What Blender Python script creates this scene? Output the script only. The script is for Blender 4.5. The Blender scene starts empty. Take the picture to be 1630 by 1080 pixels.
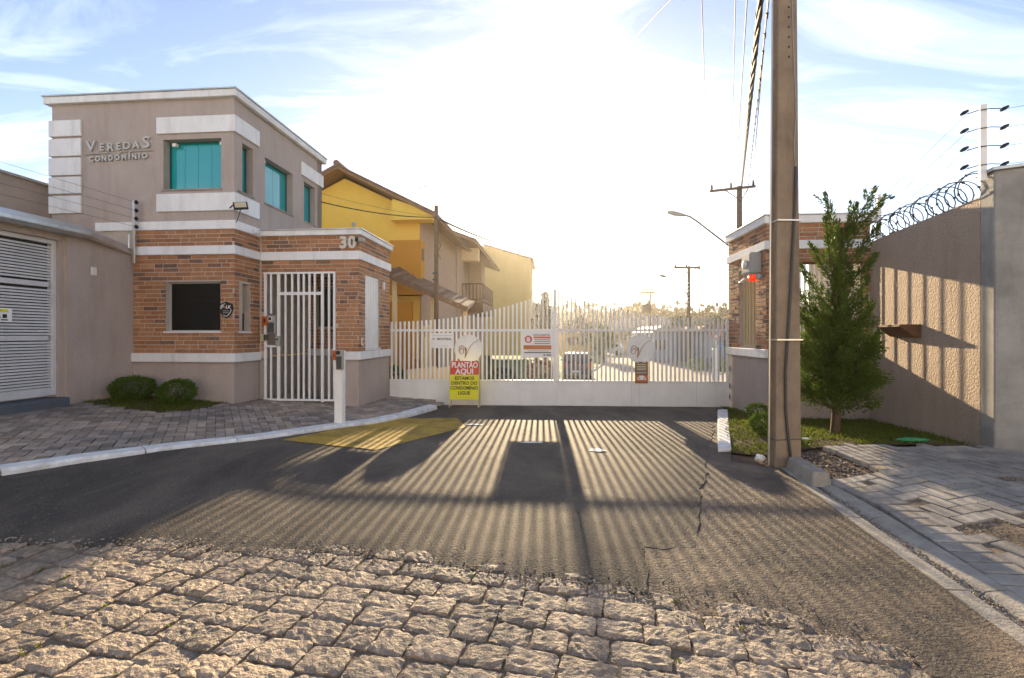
import bpy, bmesh, math, random
from mathutils import Vector, Matrix, noise
from mathutils.geometry import delaunay_2d_cdt

R = random.Random(11)
S = bpy.context.scene
COL = S.collection
F, CX, HY, H = 730.0, 815.0, 533.0, 1.35          # focal length in photo pixels, principal column, horizon row, eye height

# ------------------------------------------------------------------ camera
cam_data = bpy.data.cameras.new("camera")
cam = bpy.data.objects.new("camera", cam_data)
COL.objects.link(cam)
cam.location = (0, 0, H)
cam.rotation_euler = (math.radians(90), 0, 0)
cam_data.sensor_width = 36
cam_data.lens = 36 * F / 1630
cam_data.shift_y = -7 / 1630
cam_data.clip_start = 0.05
cam_data.clip_end = 9000
S.camera = cam

# ------------------------------------------------------------------ sun, sky, exposure
SUN = Vector((0.064, 1.0, 0.243)).normalized()
sun_data = bpy.data.lights.new("sun", "SUN")
sun_data.energy = 4.6
sun_data.angle = math.radians(0.65)
sun_data.color = (1.0, 0.77, 0.47)
sun = bpy.data.objects.new("sun", sun_data)
COL.objects.link(sun)
sun.rotation_euler = SUN.to_track_quat('Z', 'Y').to_euler()
sun.location = SUN * 60

world = bpy.data.worlds.new("World")
S.world = world
world.use_nodes = True
wn, wl = world.node_tree.nodes, world.node_tree.links
wn.clear()
w_out = wn.new("ShaderNodeOutputWorld")
w_bg = wn.new("ShaderNodeBackground")
w_bg.inputs[1].default_value = 0.112
w_sky = wn.new("ShaderNodeTexSky")
w_sky.sky_type = 'NISHITA'
w_sky.sun_disc = False
w_sky.sun_elevation = math.asin(SUN.z)
w_sky.sun_rotation = math.atan2(SUN.x, SUN.y)
w_sky.altitude = 900
w_sky.air_density = 1.0
w_sky.dust_density = 0.45
w_sky.ozone_density = 3.0
# thin wisps of high cloud
w_tc = wn.new("ShaderNodeTexCoord")
w_sep = wn.new("ShaderNodeSeparateXYZ"); wl.new(w_tc.outputs["Generated"], w_sep.inputs[0])
w_add = wn.new("ShaderNodeMath"); w_add.operation = 'ADD'; wl.new(w_sep.outputs[2], w_add.inputs[0]); w_add.inputs[1].default_value = 0.22
w_dx = wn.new("ShaderNodeMath"); w_dx.operation = 'DIVIDE'; wl.new(w_sep.outputs[0], w_dx.inputs[0]); wl.new(w_add.outputs[0], w_dx.inputs[1])
w_dy = wn.new("ShaderNodeMath"); w_dy.operation = 'DIVIDE'; wl.new(w_sep.outputs[1], w_dy.inputs[0]); wl.new(w_add.outputs[0], w_dy.inputs[1])
w_cmb = wn.new("ShaderNodeCombineXYZ"); wl.new(w_dx.outputs[0], w_cmb.inputs[0]); wl.new(w_dy.outputs[0], w_cmb.inputs[1])
w_map = wn.new("ShaderNodeMapping"); w_map.inputs["Rotation"].default_value = (0, 0, math.radians(28)); w_map.inputs["Scale"].default_value = (0.9, 2.6, 1)
wl.new(w_cmb.outputs[0], w_map.inputs[0])
w_n1 = wn.new("ShaderNodeTexNoise"); w_n1.inputs["Scale"].default_value = 1.5; w_n1.inputs["Detail"].default_value = 9; w_n1.inputs["Roughness"].default_value = 0.62; w_n1.inputs["Distortion"].default_value = 0.9
wl.new(w_map.outputs[0], w_n1.inputs["Vector"])
w_r1 = wn.new("ShaderNodeValToRGB"); w_r1.color_ramp.elements[0].position = 0.45; w_r1.color_ramp.elements[1].position = 0.70
wl.new(w_n1.outputs["Fac"], w_r1.inputs[0])
w_amt = wn.new("ShaderNodeMath"); w_amt.operation = 'MULTIPLY'; w_amt.inputs[1].default_value = 0.75
wl.new(w_r1.outputs[0], w_amt.inputs[0])
w_tint = wn.new("ShaderNodeMix"); w_tint.data_type = 'RGBA'; w_tint.blend_type = 'MULTIPLY'; w_tint.inputs["Factor"].default_value = 1.0   # warm white balance
wl.new(w_sky.outputs[0], w_tint.inputs["A"]); w_tint.inputs["B"].default_value = (1.23, 0.935, 0.81, 1)
w_hi = wn.new("ShaderNodeMix"); w_hi.data_type = 'RGBA'; w_hi.blend_type = 'ADD'; w_hi.inputs["Factor"].default_value = 1.0   # cloud = the sky behind it, brightened
wl.new(w_tint.outputs["Result"], w_hi.inputs["A"]); w_hi.inputs["B"].default_value = (2.5, 2.4, 2.3, 1)
w_mix = wn.new("ShaderNodeMix"); w_mix.data_type = 'RGBA'
wl.new(w_amt.outputs[0], w_mix.inputs["Factor"]); wl.new(w_tint.outputs["Result"], w_mix.inputs["A"]); wl.new(w_hi.outputs["Result"], w_mix.inputs["B"])
wl.new(w_mix.outputs["Result"], w_bg.inputs[0])
wl.new(w_bg.outputs[0], w_out.inputs[0])

S.view_settings.view_transform = 'Standard'
S.view_settings.look = 'None'
S.view_settings.gamma = 1.0
S.view_settings.use_curve_mapping = False
S.view_settings.exposure = 1.68

# ------------------------------------------------------------------ ground heights
def smooth(t):
    t = max(0.0, min(1.0, t)); return t * t * (3 - 2 * t)
def gz(x, y):                                    # street: falls gently to the gate, then down the road behind it
    if y < 5: z = 0.0
    elif y < 9.5: z = -0.13 * (y - 5) / 4.5
    elif y < 26: z = -0.13 - 1.17 * (y - 9.5) / 16.5
    else: z = -1.30 - 0.05 * min(1, (y - 26) / 30)
    if y < 11: z += 0.04 * max(0.0, min(5.5, -x - 1.6)) * smooth((11 - y) / 1.5)
    return z
def pz(x, y):                                    # plaza on the left
    return -0.128 - 0.068 * x
def rz(x, y):                                    # lawn and pavement on the right
    return gz(x, y) + 0.02 + 0.13 * smooth((x - 2.6) / 1.2) * smooth((8 - y) / 3)
def G(px, py, zf=gz, dz=0.0):                    # a photo pixel to the point of the ground it shows
    y = 5.0
    for _ in range(60):
        x = (px - CX) / F * y
        y = 0.5 * y + 0.5 * (H - zf(x, y) - dz) * F / (py - HY)
    x = (px - CX) / F * y
    return (x, y)
def at(px, py, Y):
    return Vector(((px - CX) / F * Y, Y, H - (py - HY) / F * Y))

# ------------------------------------------------------------------ materials
MATS = {}
def mat(name, col, rough=0.85, col2=None, nscale=4.0, nmix=1.0, bump=0.0, bscale=60.0, vary=0.0, metal=0.0, spec=0.3, detail=6, bdist=0.01, trans=0.0, dirt=0.0, emit=None, voro=False, island=False):
    m = bpy.data.materials.new(name); m.use_nodes = True
    n, l = m.node_tree.nodes, m.node_tree.links
    p = n["Principled BSDF"]
    p.inputs["Roughness"].default_value = rough
    p.inputs["Metallic"].default_value = metal
    p.inputs["Specular IOR Level"].default_value = spec
    p.inputs["Base Color"].default_value = (*col, 1)
    geo = n.new("ShaderNodeNewGeometry")
    src = None
    if col2 is not None:
        t = n.new("ShaderNodeTexNoise"); t.inputs["Scale"].default_value = nscale; t.inputs["Detail"].default_value = detail; t.inputs["Roughness"].default_value = 0.65
        l.new(geo.outputs["Position"], t.inputs["Vector"])
        r = n.new("ShaderNodeValToRGB"); r.color_ramp.elements[0].position = 0.36; r.color_ramp.elements[1].position = 0.66
        r.color_ramp.elements[0].color = (*col, 1); r.color_ramp.elements[1].color = (*[a + (b - a) * nmix for a, b in zip(col, col2)], 1)
        l.new(t.outputs["Fac"], r.inputs[0]); src = r.outputs[0]
    if vary > 0:
        oi = n.new("ShaderNodeObjectInfo")
        a = n.new("ShaderNodeMath"); a.operation = 'ADD'; l.new(oi.outputs["Random"], a.inputs[0]); l.new(geo.outputs["Random Per Island"], a.inputs[1])
        fr = n.new("ShaderNodeMath"); fr.operation = 'FRACT'; l.new(a.outputs[0], fr.inputs[0])
        mr = n.new("ShaderNodeMapRange"); mr.inputs["To Min"].default_value = 1 - vary; mr.inputs["To Max"].default_value = 1 + vary * 0.7
        l.new(fr.outputs[0], mr.inputs["Value"])
        mx = n.new("ShaderNodeMix"); mx.data_type = 'RGBA'; mx.blend_type = 'MULTIPLY'; mx.inputs["Factor"].default_value = 1
        if src: l.new(src, mx.inputs["A"])
        else: mx.inputs["A"].default_value = (*col, 1)
        c3 = n.new("ShaderNodeCombineColor")
        for i in range(3): l.new(mr.outputs[0], c3.inputs[i])
        l.new(c3.outputs[0], mx.inputs["B"]); src = mx.outputs["Result"]
    if dirt > 0:                                  # streaks and grime with shapes of their own
        t = n.new("ShaderNodeTexNoise"); t.inputs["Scale"].default_value = 1.0; t.inputs["Detail"].default_value = 7; t.inputs["Roughness"].default_value = 0.7
        mp = n.new("ShaderNodeMapping"); mp.inputs["Scale"].default_value = (5.0, 5.0, 0.9)
        l.new(geo.outputs["Position"], mp.inputs[0]); l.new(mp.outputs[0], t.inputs["Vector"])
        r = n.new("ShaderNodeValToRGB"); r.color_ramp.elements[0].position = 0.48; r.color_ramp.elements[1].position = 0.78
        r.color_ramp.elements[0].color = (1, 1, 1, 1); d = 1 - dirt; r.color_ramp.elements[1].color = (d, d * 0.97, d * 0.92, 1)
        l.new(t.outputs["Fac"], r.inputs[0])
        mx = n.new("ShaderNodeMix"); mx.data_type = 'RGBA'; mx.blend_type = 'MULTIPLY'; mx.inputs["Factor"].default_value = 1
        if src: l.new(src, mx.inputs["A"])
        else: mx.inputs["A"].default_value = (*col, 1)
        l.new(r.outputs[0], mx.inputs["B"]); src = mx.outputs["Result"]
    if src: l.new(src, p.inputs["Base Color"])
    if bump > 0:
        t = n.new("ShaderNodeTexVoronoi" if voro else "ShaderNodeTexNoise"); t.inputs["Scale"].default_value = bscale
        if not voro:
            t.inputs["Detail"].default_value = 4; t.inputs["Roughness"].default_value = 0.6
        l.new(geo.outputs["Position"], t.inputs["Vector"])
        b = n.new("ShaderNodeBump"); b.inputs["Strength"].default_value = bump; b.inputs["Distance"].default_value = bdist
        l.new(t.outputs["Distance" if voro else "Fac"], b.inputs["Height"]); l.new(b.outputs[0], p.inputs["Normal"])
    if trans > 0:
        p.inputs["Transmission Weight"].default_value = trans
    if emit:
        p.inputs["Emission Color"].default_value = (*emit, 1); p.inputs["Emission Strength"].default_value = 1.0
    MATS[name] = m
    return m

def worn(name, scale, stretch, dark, light, lo=.40, hi=.62):
    """Stains, dust and wear: a second, larger pattern multiplied into a material's own colour."""
    m = MATS[name]; n, l = m.node_tree.nodes, m.node_tree.links; p = n["Principled BSDF"]
    src = p.inputs["Base Color"].links[0].from_socket
    g = n.new("ShaderNodeNewGeometry"); mp = n.new("ShaderNodeMapping"); mp.inputs["Scale"].default_value = stretch
    t = n.new("ShaderNodeTexNoise"); t.inputs["Scale"].default_value = scale; t.inputs["Detail"].default_value = 8; t.inputs["Roughness"].default_value = .68; t.inputs["Distortion"].default_value = .5
    l.new(g.outputs["Position"], mp.inputs[0]); l.new(mp.outputs[0], t.inputs["Vector"])
    r = n.new("ShaderNodeValToRGB"); r.color_ramp.elements[0].position = lo; r.color_ramp.elements[1].position = hi
    r.color_ramp.elements[0].color = (*dark, 1); r.color_ramp.elements[1].color = (*light, 1)
    l.new(t.outputs["Fac"], r.inputs[0])
    mx = n.new("ShaderNodeMix"); mx.data_type = 'RGBA'; mx.blend_type = 'MULTIPLY'; mx.inputs["Factor"].default_value = 1
    l.new(src, mx.inputs["A"]); l.new(r.outputs[0], mx.inputs["B"]); l.new(mx.outputs["Result"], p.inputs["Base Color"])
def leaf_mat(name, col, col2, transl=0.35, rough=0.6):
    m = bpy.data.materials.new(name); m.use_nodes = True
    n, l = m.node_tree.nodes, m.node_tree.links
    p = n["Principled BSDF"]; out = n["Material Output"]
    p.inputs["Roughness"].default_value = rough; p.inputs["Specular IOR Level"].default_value = 0.25
    geo = n.new("ShaderNodeNewGeometry")
    r = n.new("ShaderNodeValToRGB"); r.color_ramp.elements[0].color = (*col, 1); r.color_ramp.elements[1].color = (*col2, 1)
    t = n.new("ShaderNodeTexNoise"); t.inputs["Scale"].default_value = 5; l.new(geo.outputs["Position"], t.inputs["Vector"])
    a = n.new("ShaderNodeMath"); a.operation = 'MULTIPLY_ADD'; l.new(geo.outputs["Random Per Island"], a.inputs[0]); a.inputs[1].default_value = 0.7
    s = n.new("ShaderNodeMath"); s.operation = 'MULTIPLY_ADD'; l.new(t.outputs["Fac"], s.inputs[0]); s.inputs[1].default_value = 0.9; s.inputs[2].default_value = -0.3
    l.new(s.outputs[0], a.inputs[2]); l.new(a.outputs[0], r.inputs[0])
    l.new(r.outputs[0], p.inputs["Base Color"])
    tr = n.new("ShaderNodeBsdfTranslucent"); l.new(r.outputs[0], tr.inputs[0])
    mx = n.new("ShaderNodeMixShader"); mx.inputs[0].default_value = transl
    l.new(p.outputs[0], mx.inputs[1]); l.new(tr.outputs[0], mx.inputs[2]); l.new(mx.outputs[0], out.inputs[0])
    MATS[name] = m
    return m

mat("stucco", (0.452, 0.378, 0.338), 0.9, (0.408, 0.34, 0.302), 1.3, bump=0.7, bscale=36, bdist=0.018, dirt=0.16)
mat("stucco_rough", (0.46, 0.365, 0.285), 0.9, (0.415, 0.325, 0.255), 1.1, bump=1.0, bscale=34, bdist=0.034, dirt=0.16)
mat("cement", (0.36, 0.345, 0.32), 0.92, (0.24, 0.23, 0.215), 2.2, bump=0.35, bscale=40, dirt=0.25)
mat("white_trim", (0.80, 0.79, 0.785), 0.7, (0.73, 0.72, 0.71), 2.0, bump=0.15, bscale=70, dirt=0.24)
mat("opposite_cream", (0.78, 0.68, 0.52), 0.8, (0.72, 0.62, 0.47), 2.0)
mat("shutter_paint", (0.62, 0.62, 0.63), 0.5, (0.54, 0.54, 0.55), 3.0, dirt=0.12)
mat("white_paint", (0.82, 0.81, 0.79), 0.45, (0.75, 0.74, 0.72), 3.0, dirt=0.10, spec=0.4)
mat("kerb_paint", (0.80, 0.80, 0.79), 0.8, (0.60, 0.59, 0.57), 9.0, bump=0.5, bscale=50, dirt=0.25)
mat("flashing", (0.58, 0.60, 0.60), 0.38, (0.45, 0.47, 0.47), 3, metal=0.7, dirt=0.2)
mat("brick", (0.42, 0.195, 0.090), 0.85, (0.33, 0.150, 0.070), 14, bump=0.5, bscale=90, vary=0.22)
mat("brick_dark", (0.13, 0.085, 0.065), 0.85, (0.26, 0.125, 0.075), 16, bump=0.5, bscale=90, vary=0.2)
mat("brick_pale", (0.46, 0.235, 0.115), 0.85, (0.37, 0.175, 0.085), 14, bump=0.5, bscale=90, vary=0.2)
mat("mortar", (0.54, 0.46, 0.39), 0.95, (0.44, 0.37, 0.31), 6, bump=0.5, bscale=80)
mat("teal_glass", (0.0, 0.30, 0.32), 0.05, spec=1.0)
mat("teal_frame", (0.01, 0.095, 0.085), 0.4)
mat("dark_glass", (0.010, 0.009, 0.007), 0.10, spec=0.35)
mat("clear_glass", (0.06, 0.07, 0.075), 0.05, spec=0.5)
mat("alu", (0.55, 0.54, 0.52), 0.4, metal=0.5)
mat("steel", (0.60, 0.59, 0.56), 0.35, metal=0.85)
mat("letter_metal", (0.50, 0.47, 0.42), 0.45, metal=0.35)
mat("black", (0.018, 0.018, 0.018), 0.5)
mat("dark_grey", (0.06, 0.06, 0.06), 0.6)
mat("grey_plastic", (0.32, 0.32, 0.30), 0.5)
mat("beige_plastic", (0.52, 0.45, 0.28), 0.5)
mat("orange_plastic", (0.45, 0.10, 0.02), 0.4)
mat("red_plastic", (0.75, 0.03, 0.01), 0.3, emit=(0.35, 0.012, 0.0))
mat("copper", (0.36, 0.18, 0.08), 0.4, metal=0.5)
mat("asphalt", (0.090, 0.081, 0.073), 0.74, (0.175, 0.155, 0.130), 85, bump=1.0, bscale=70, bdist=0.034, spec=0.16, detail=3)
mat("asphalt_old", (0.100, 0.088, 0.078), 0.75, (0.185, 0.148, 0.118), 3.4, bump=1.0, bscale=58, bdist=0.036, spec=0.32, detail=12)
mat("granite", (0.42, 0.34, 0.262), 0.68, (0.23, 0.185, 0.145), 34, bump=1.0, bscale=40, bdist=0.034, vary=0.16, spec=0.5, detail=8)
mat("joint_soil", (0.13, 0.10, 0.07), 0.95, (0.27, 0.20, 0.14), 7, bump=0.8, bscale=60)
mat("soil", (0.15, 0.095, 0.065), 0.95, (0.085, 0.06, 0.045), 7, bump=1.0, bscale=45, bdist=0.03)
mat("turf", (0.10, 0.15, 0.022), 0.95, (0.15, 0.16, 0.03), 1.2, bump=0.6, bscale=18)
mat("earth", (0.14, 0.12, 0.07), 0.95, (0.09, 0.10, 0.035), 0.6, bump=0.5, bscale=20)
mat("paver_red", (0.39, 0.325, 0.27), 0.85, (0.285, 0.245, 0.21), 9, bump=0.4, bscale=90, vary=0.35, dirt=0.25)
mat("paver_grey", (0.36, 0.345, 0.325), 0.8, (0.27, 0.255, 0.24), 9, bump=0.5, bscale=90, vary=0.16, dirt=0.25)
mat("concrete_kerb", (0.36, 0.33, 0.29), 0.9, (0.25, 0.23, 0.2), 8, bump=0.7, bscale=60, dirt=0.2)
mat("pole_concrete", (0.27, 0.205, 0.145), 0.9, (0.20, 0.15, 0.108), 5, bump=0.5, bscale=40, dirt=0.5)
mat("yellow_paint", (0.46, 0.285, 0.03), 0.75, (0.32, 0.215, 0.04), 16, bump=0.7, bscale=130, bdist=0.008)
mat("stone_blue", (0.105, 0.12, 0.145), 0.8, (0.085, 0.10, 0.12), 3, bump=0.2)
mat("yellow_wall", (0.86, 0.58, 0.11), 0.9, (0.81, 0.53, 0.09), 2, bump=0.3, bscale=40)
mat("ochre_wall", (0.52, 0.235, 0.02), 0.9, bump=0.3, bscale=40)
mat("cream_wall", (0.66, 0.50, 0.28), 0.9, bump=0.2)
mat("ledger_stone", (0.46, 0.32, 0.23), 0.9, (0.34, 0.23, 0.165), 18, bump=0.6, bscale=40)
mat("beige_wall", (0.62, 0.42, 0.16), 0.9, (0.56, 0.37, 0.14), 1)
mat("wood", (0.19, 0.10, 0.055), 0.7, (0.13, 0.07, 0.04), 12)
mat("soffit", (0.33, 0.21, 0.11), 0.8, (0.28, 0.17, 0.09), 6)
mat("roof_tile", (0.26, 0.15, 0.10), 0.85, (0.17, 0.11, 0.08), 8, bump=0.6, bscale=30, vary=0.2)
mat("roof_pale", (0.48, 0.33, 0.22), 0.6, (0.30, 0.2, 0.14), 3, bump=0.6, bscale=10)
mat("blue_wall", (0.36, 0.44, 0.52), 0.9, (0.32, 0.40, 0.47), 1)
mat("slate_wall", (0.16, 0.19, 0.21), 0.9)
mat("road_inside", (0.34, 0.27, 0.20), 0.9, (0.28, 0.225, 0.165), 3, bump=0.5, bscale=60)
mat("car_paint", (0.085, 0.012, 0.010), 0.25, spec=0.6)
mat("car_silver", (0.55, 0.56, 0.58), 0.25, metal=0.3)
mat("tyre", (0.02, 0.02, 0.02), 0.9)
mat("tail_red", (0.45, 0.01, 0.01), 0.25)
mat("sign_white", (0.80, 0.79, 0.77), 0.5)
mat("sign_red", (0.62, 0.07, 0.035), 0.5)
mat("sign_yellow", (0.72, 0.66, 0.02), 0.5)
mat("sign_orange", (0.55, 0.17, 0.06), 0.5)
mat("sign_brown", (0.22, 0.085, 0.03), 0.5)
mat("sign_olive", (0.22, 0.15, 0.02), 0.5)
mat("sign_blue", (0.02, 0.22, 0.55), 0.5)
mat("print_dark", (0.035, 0.03, 0.03), 0.6)
mat("print_green", (0.045, 0.05, 0.01), 0.6)
mat("bark", (0.10, 0.065, 0.04), 0.95, (0.06, 0.04, 0.025), 12, bump=0.8, bscale=40)
mat("wood_pole", (0.16, 0.10, 0.06), 0.95, (0.11, 0.07, 0.045), 6)
mat("wire", (0.03, 0.028, 0.026), 0.7)
mat("razor", (0.06, 0.062, 0.06), 0.45, metal=0.7)
mat("green_plastic", (0.02, 0.22, 0.10), 0.4)
mat("litter", (0.72, 0.72, 0.70), 0.7)
worn("asphalt", .9, (1.6, .7, 1), (.72, .70, .70), (1.35, 1.27, 1.18))
worn("asphalt_old", 1.3, (1, 1, 1), (.50, .50, .52), (1.22, 1.12, 1.02), .36, .62)
worn("granite", 2.6, (1, 1, 1), (.72, .70, .68), (1.12, 1.06, 1.0), .36, .60)
worn("paver_red", .8, (1, 1, 1), (.75, .77, .80), (1.35, 1.22, 1.1), .40, .64)
worn("paver_grey", 1.1, (1, 1, 1), (.72, .70, .68), (1.1, 1.06, 1.0), .38, .6)
worn("yellow_paint", 2.5, (1, 1, 1), (.55, .58, .75), (1.1, 1.08, 1.0), .36, .55)
leaf_mat("leaf_conifer", (0.038, 0.078, 0.010), (0.130, 0.180, 0.024), 0.35)
leaf_mat("leaf_box", (0.045, 0.095, 0.010), (0.135, 0.205, 0.025), 0.35)
leaf_mat("leaf_grass", (0.070, 0.115, 0.010), (0.185, 0.210, 0.026), 0.5)
leaf_mat("leaf_tree", (0.022, 0.035, 0.010), (0.060, 0.074, 0.018), 0.12, 0.85)
leaf_mat("leaf_hill", (0.030, 0.032, 0.013), (0.065, 0.058, 0.022), 0.04, 0.9)
leaf_mat("leaf_red", (0.10, 0.03, 0.02), (0.22, 0.07, 0.03), 0.3)

# ------------------------------------------------------------------ object helpers
def tag(o, label=None, cat=None, group=None, kind=None):
    if label: o["label"] = label
    if cat: o["category"] = cat
    if group: o["group"] = group
    if kind: o["kind"] = kind
    return o
def empty(name, loc=(0, 0, 0), rz_=0.0, label=None, cat=None, group=None, kind=None):
    o = bpy.data.objects.new(name, None); COL.objects.link(o)
    o.location = loc; o.rotation_euler = (0, 0, rz_); o.empty_display_size = 0.1
    return tag(o, label, cat, group, kind)
def link(name, me, parent=None, loc=(0, 0, 0), rot=(0, 0, 0), scale=(1, 1, 1)):
    o = bpy.data.objects.new(name, me); COL.objects.link(o)
    o.parent = parent; o.location = loc; o.rotation_euler = rot; o.scale = scale
    return o
def kids(o): return [c for c in COL.objects if c.parent == o]
def copy_tree(o, parent=None):
    c = o.copy(); COL.objects.link(c); c.parent = parent
    for ch in list(o.children): copy_tree(ch, c)
    return c

class MB:
    def __init__(s): s.v, s.f, s.m = [], [], []
    def add(s, vs, fs, m=0):
        b = len(s.v); s.v += [tuple(v) for v in vs]
        for f in fs: s.f.append(tuple(b + i for i in f)); s.m.append(m)
        return s
    def box(s, x0, x1, y0, y1, z0, z1, m=0):
        if x0 > x1: x0, x1 = x1, x0
        if y0 > y1: y0, y1 = y1, y0
        if z0 > z1: z0, z1 = z1, z0
        return s.add([(x0, y0, z0), (x1, y0, z0), (x1, y1, z0), (x0, y1, z0), (x0, y0, z1), (x1, y0, z1), (x1, y1, z1), (x0, y1, z1)],
                     [(0, 3, 2, 1), (4, 5, 6, 7), (0, 1, 5, 4), (1, 2, 6, 5), (2, 3, 7, 6), (3, 0, 4, 7)], m)
    def prism(s, poly, axis, a0, a1, m=0):        # poly in the plane normal to axis
        n = len(poly)
        def P(p, a): return {'x': (a, p[0], p[1]), 'y': (p[0], a, p[1]), 'z': (p[0], p[1], a)}[axis]
        vs = [P(p, a0) for p in poly] + [P(p, a1) for p in poly]
        fs = [tuple(range(n))[::-1], tuple(range(n, 2 * n))] + [(i, (i + 1) % n, n + (i + 1) % n, n + i) for i in range(n)]
        return s.add(vs, fs, m)
    def tube(s, pts, r, n=6, m=0, caps=True):
        pts = [Vector(p) for p in pts]; rs = r if isinstance(r, (list, tuple)) else [r] * len(pts)
        vs = []; up = None
        for i, p in enumerate(pts):
            d = (pts[min(i + 1, len(pts) - 1)] - pts[max(i - 1, 0)]).normalized()
            if up is None:
                up = Vector((0, 0, 1)) if abs(d.z) < 0.9 else Vector((1, 0, 0))
            a = d.cross(up)
            if a.length < 1e-4: a = d.cross(Vector((0, 1, 0)))
            a.normalize(); b = d.cross(a).normalized(); up = -b if False else up
            vs += [p + (a * math.cos(2 * math.pi * k / n) + b * math.sin(2 * math.pi * k / n)) * rs[i] for k in range(n)]
        fs = []
        for i in range(len(pts) - 1):
            for k in range(n):
                fs.append((i * n + k, i * n + (k + 1) % n, (i + 1) * n + (k + 1) % n, (i + 1) * n + k))
        if caps: fs += [tuple(range(n))[::-1], tuple((len(pts) - 1) * n + k for k in range(n))]
        return s.add(vs, fs, m)
    def disc(s, c, r, y0, y1, n=32, m=0):         # a disc facing -y
        return s.prism([(c[0] + r * math.cos(2 * math.pi * k / n), c[1] + r * math.sin(2 * math.pi * k / n)) for k in range(n)], 'y', y0, y1, m)
    def mesh(s, name, mats, smooth_=False, bevel=0.0):
        me = bpy.data.meshes.new(name); me.from_pydata(s.v, [], s.f)
        for k in ([mats] if isinstance(mats, str) else mats): me.materials.append(MATS[k])
        me.polygons.foreach_set("material_index", s.m)
        bm = bmesh.new(); bm.from_mesh(me)
        bmesh.ops.recalc_face_normals(bm, faces=bm.faces)
        if bevel > 0:
            es = [e for e in bm.edges if len(e.link_faces) == 2 and e.calc_face_angle(0) > 0.6]
            bmesh.ops.bevel(bm, geom=es, offset=bevel, segments=1, affect='EDGES', clamp_overlap=True)
        bm.to_mesh(me); bm.free()
        if smooth_: me.polygons.foreach_set("use_smooth", [True] * len(me.polygons))
        me.update()
        return me
    def build(s, name, mats, parent=None, smooth_=False, bevel=0.0, loc=(0, 0, 0), rot=(0, 0, 0)):
        return link(name, s.mesh(name, mats, smooth_, bevel), parent, loc, rot)

def raw_mesh(name, vs, fs, mats, smooth_=False):
    me = bpy.data.meshes.new(name); me.from_pydata(vs, [], fs)
    for k in ([mats] if isinstance(mats, str) else mats): me.materials.append(MATS[k])
    if smooth_: me.polygons.foreach_set("use_smooth", [True] * len(me.polygons))
    me.update(); return me

TXT = {}
def text_mesh(body, size, m, ext=0.0, off=0.0, align='CENTER', shear=0.0):
    key = (body, size, m, ext, off, align, shear)
    if key in TXT: return TXT[key]
    cu = bpy.data.curves.new("text", 'FONT'); cu.body = body; cu.size = size; cu.extrude = ext; cu.offset = off
    cu.align_x = align; cu.align_y = 'CENTER'; cu.resolution_u = 3; cu.shear = shear
    ob = bpy.data.objects.new("text", cu)
    me = bpy.data.meshes.new_from_object(ob)
    bpy.data.objects.remove(ob); bpy.data.curves.remove(cu)
    me.materials.clear(); me.materials.append(MATS[m]); TXT[key] = me
    return me
def text(name, body, size, m, parent, loc, rotz=0.0, ext=0.0, off=0.0, align='CENTER', sx=1.0, shear=0.0, tilt=0.0):
    return link(name, text_mesh(body, size, m, ext, off, align, shear), parent, loc, (math.radians(90) - tilt, 0, rotz), (sx, 1, 1))

# a wall face: axis 'x' runs along local x and looks to sgn*y; axis 'y' runs along local y and looks to sgn*x
def fbox(mb, axis, c, sgn, a0, a1, o0, o1, z0, z1, m=0):
    if axis == 'x': mb.box(a0, a1, c + sgn * o0, c + sgn * o1, z0, z1, m)
    else: mb.box(c + sgn * o0, c + sgn * o1, a0, a1, z0, z1, m)
def wall(mb, axis, c, sgn, th, a0, a1, z0, z1, ops=(), m=0):
    xs = sorted({a0, a1, *[v for o in ops for v in o[:2] if a0 < v < a1]})
    zs = sorted({z0, z1, *[v for o in ops for v in o[2:4] if z0 < v < z1]})
    for i in range(len(xs) - 1):
        run = None
        for j in range(len(zs) - 1):
            mx, mz = (xs[i] + xs[i + 1]) / 2, (zs[j] + zs[j + 1]) / 2
            hole = any(o[0] < mx < o[1] and o[2] < mz < o[3] for o in ops)
            if hole:
                if run is not None: fbox(mb, axis, c, sgn, xs[i], xs[i + 1], -th, 0, run, zs[j], m); run = None
            elif run is None: run = zs[j]
        if run is not None: fbox(mb, axis, c, sgn, xs[i], xs[i + 1], -th, 0, run, zs[-1], m)

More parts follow.
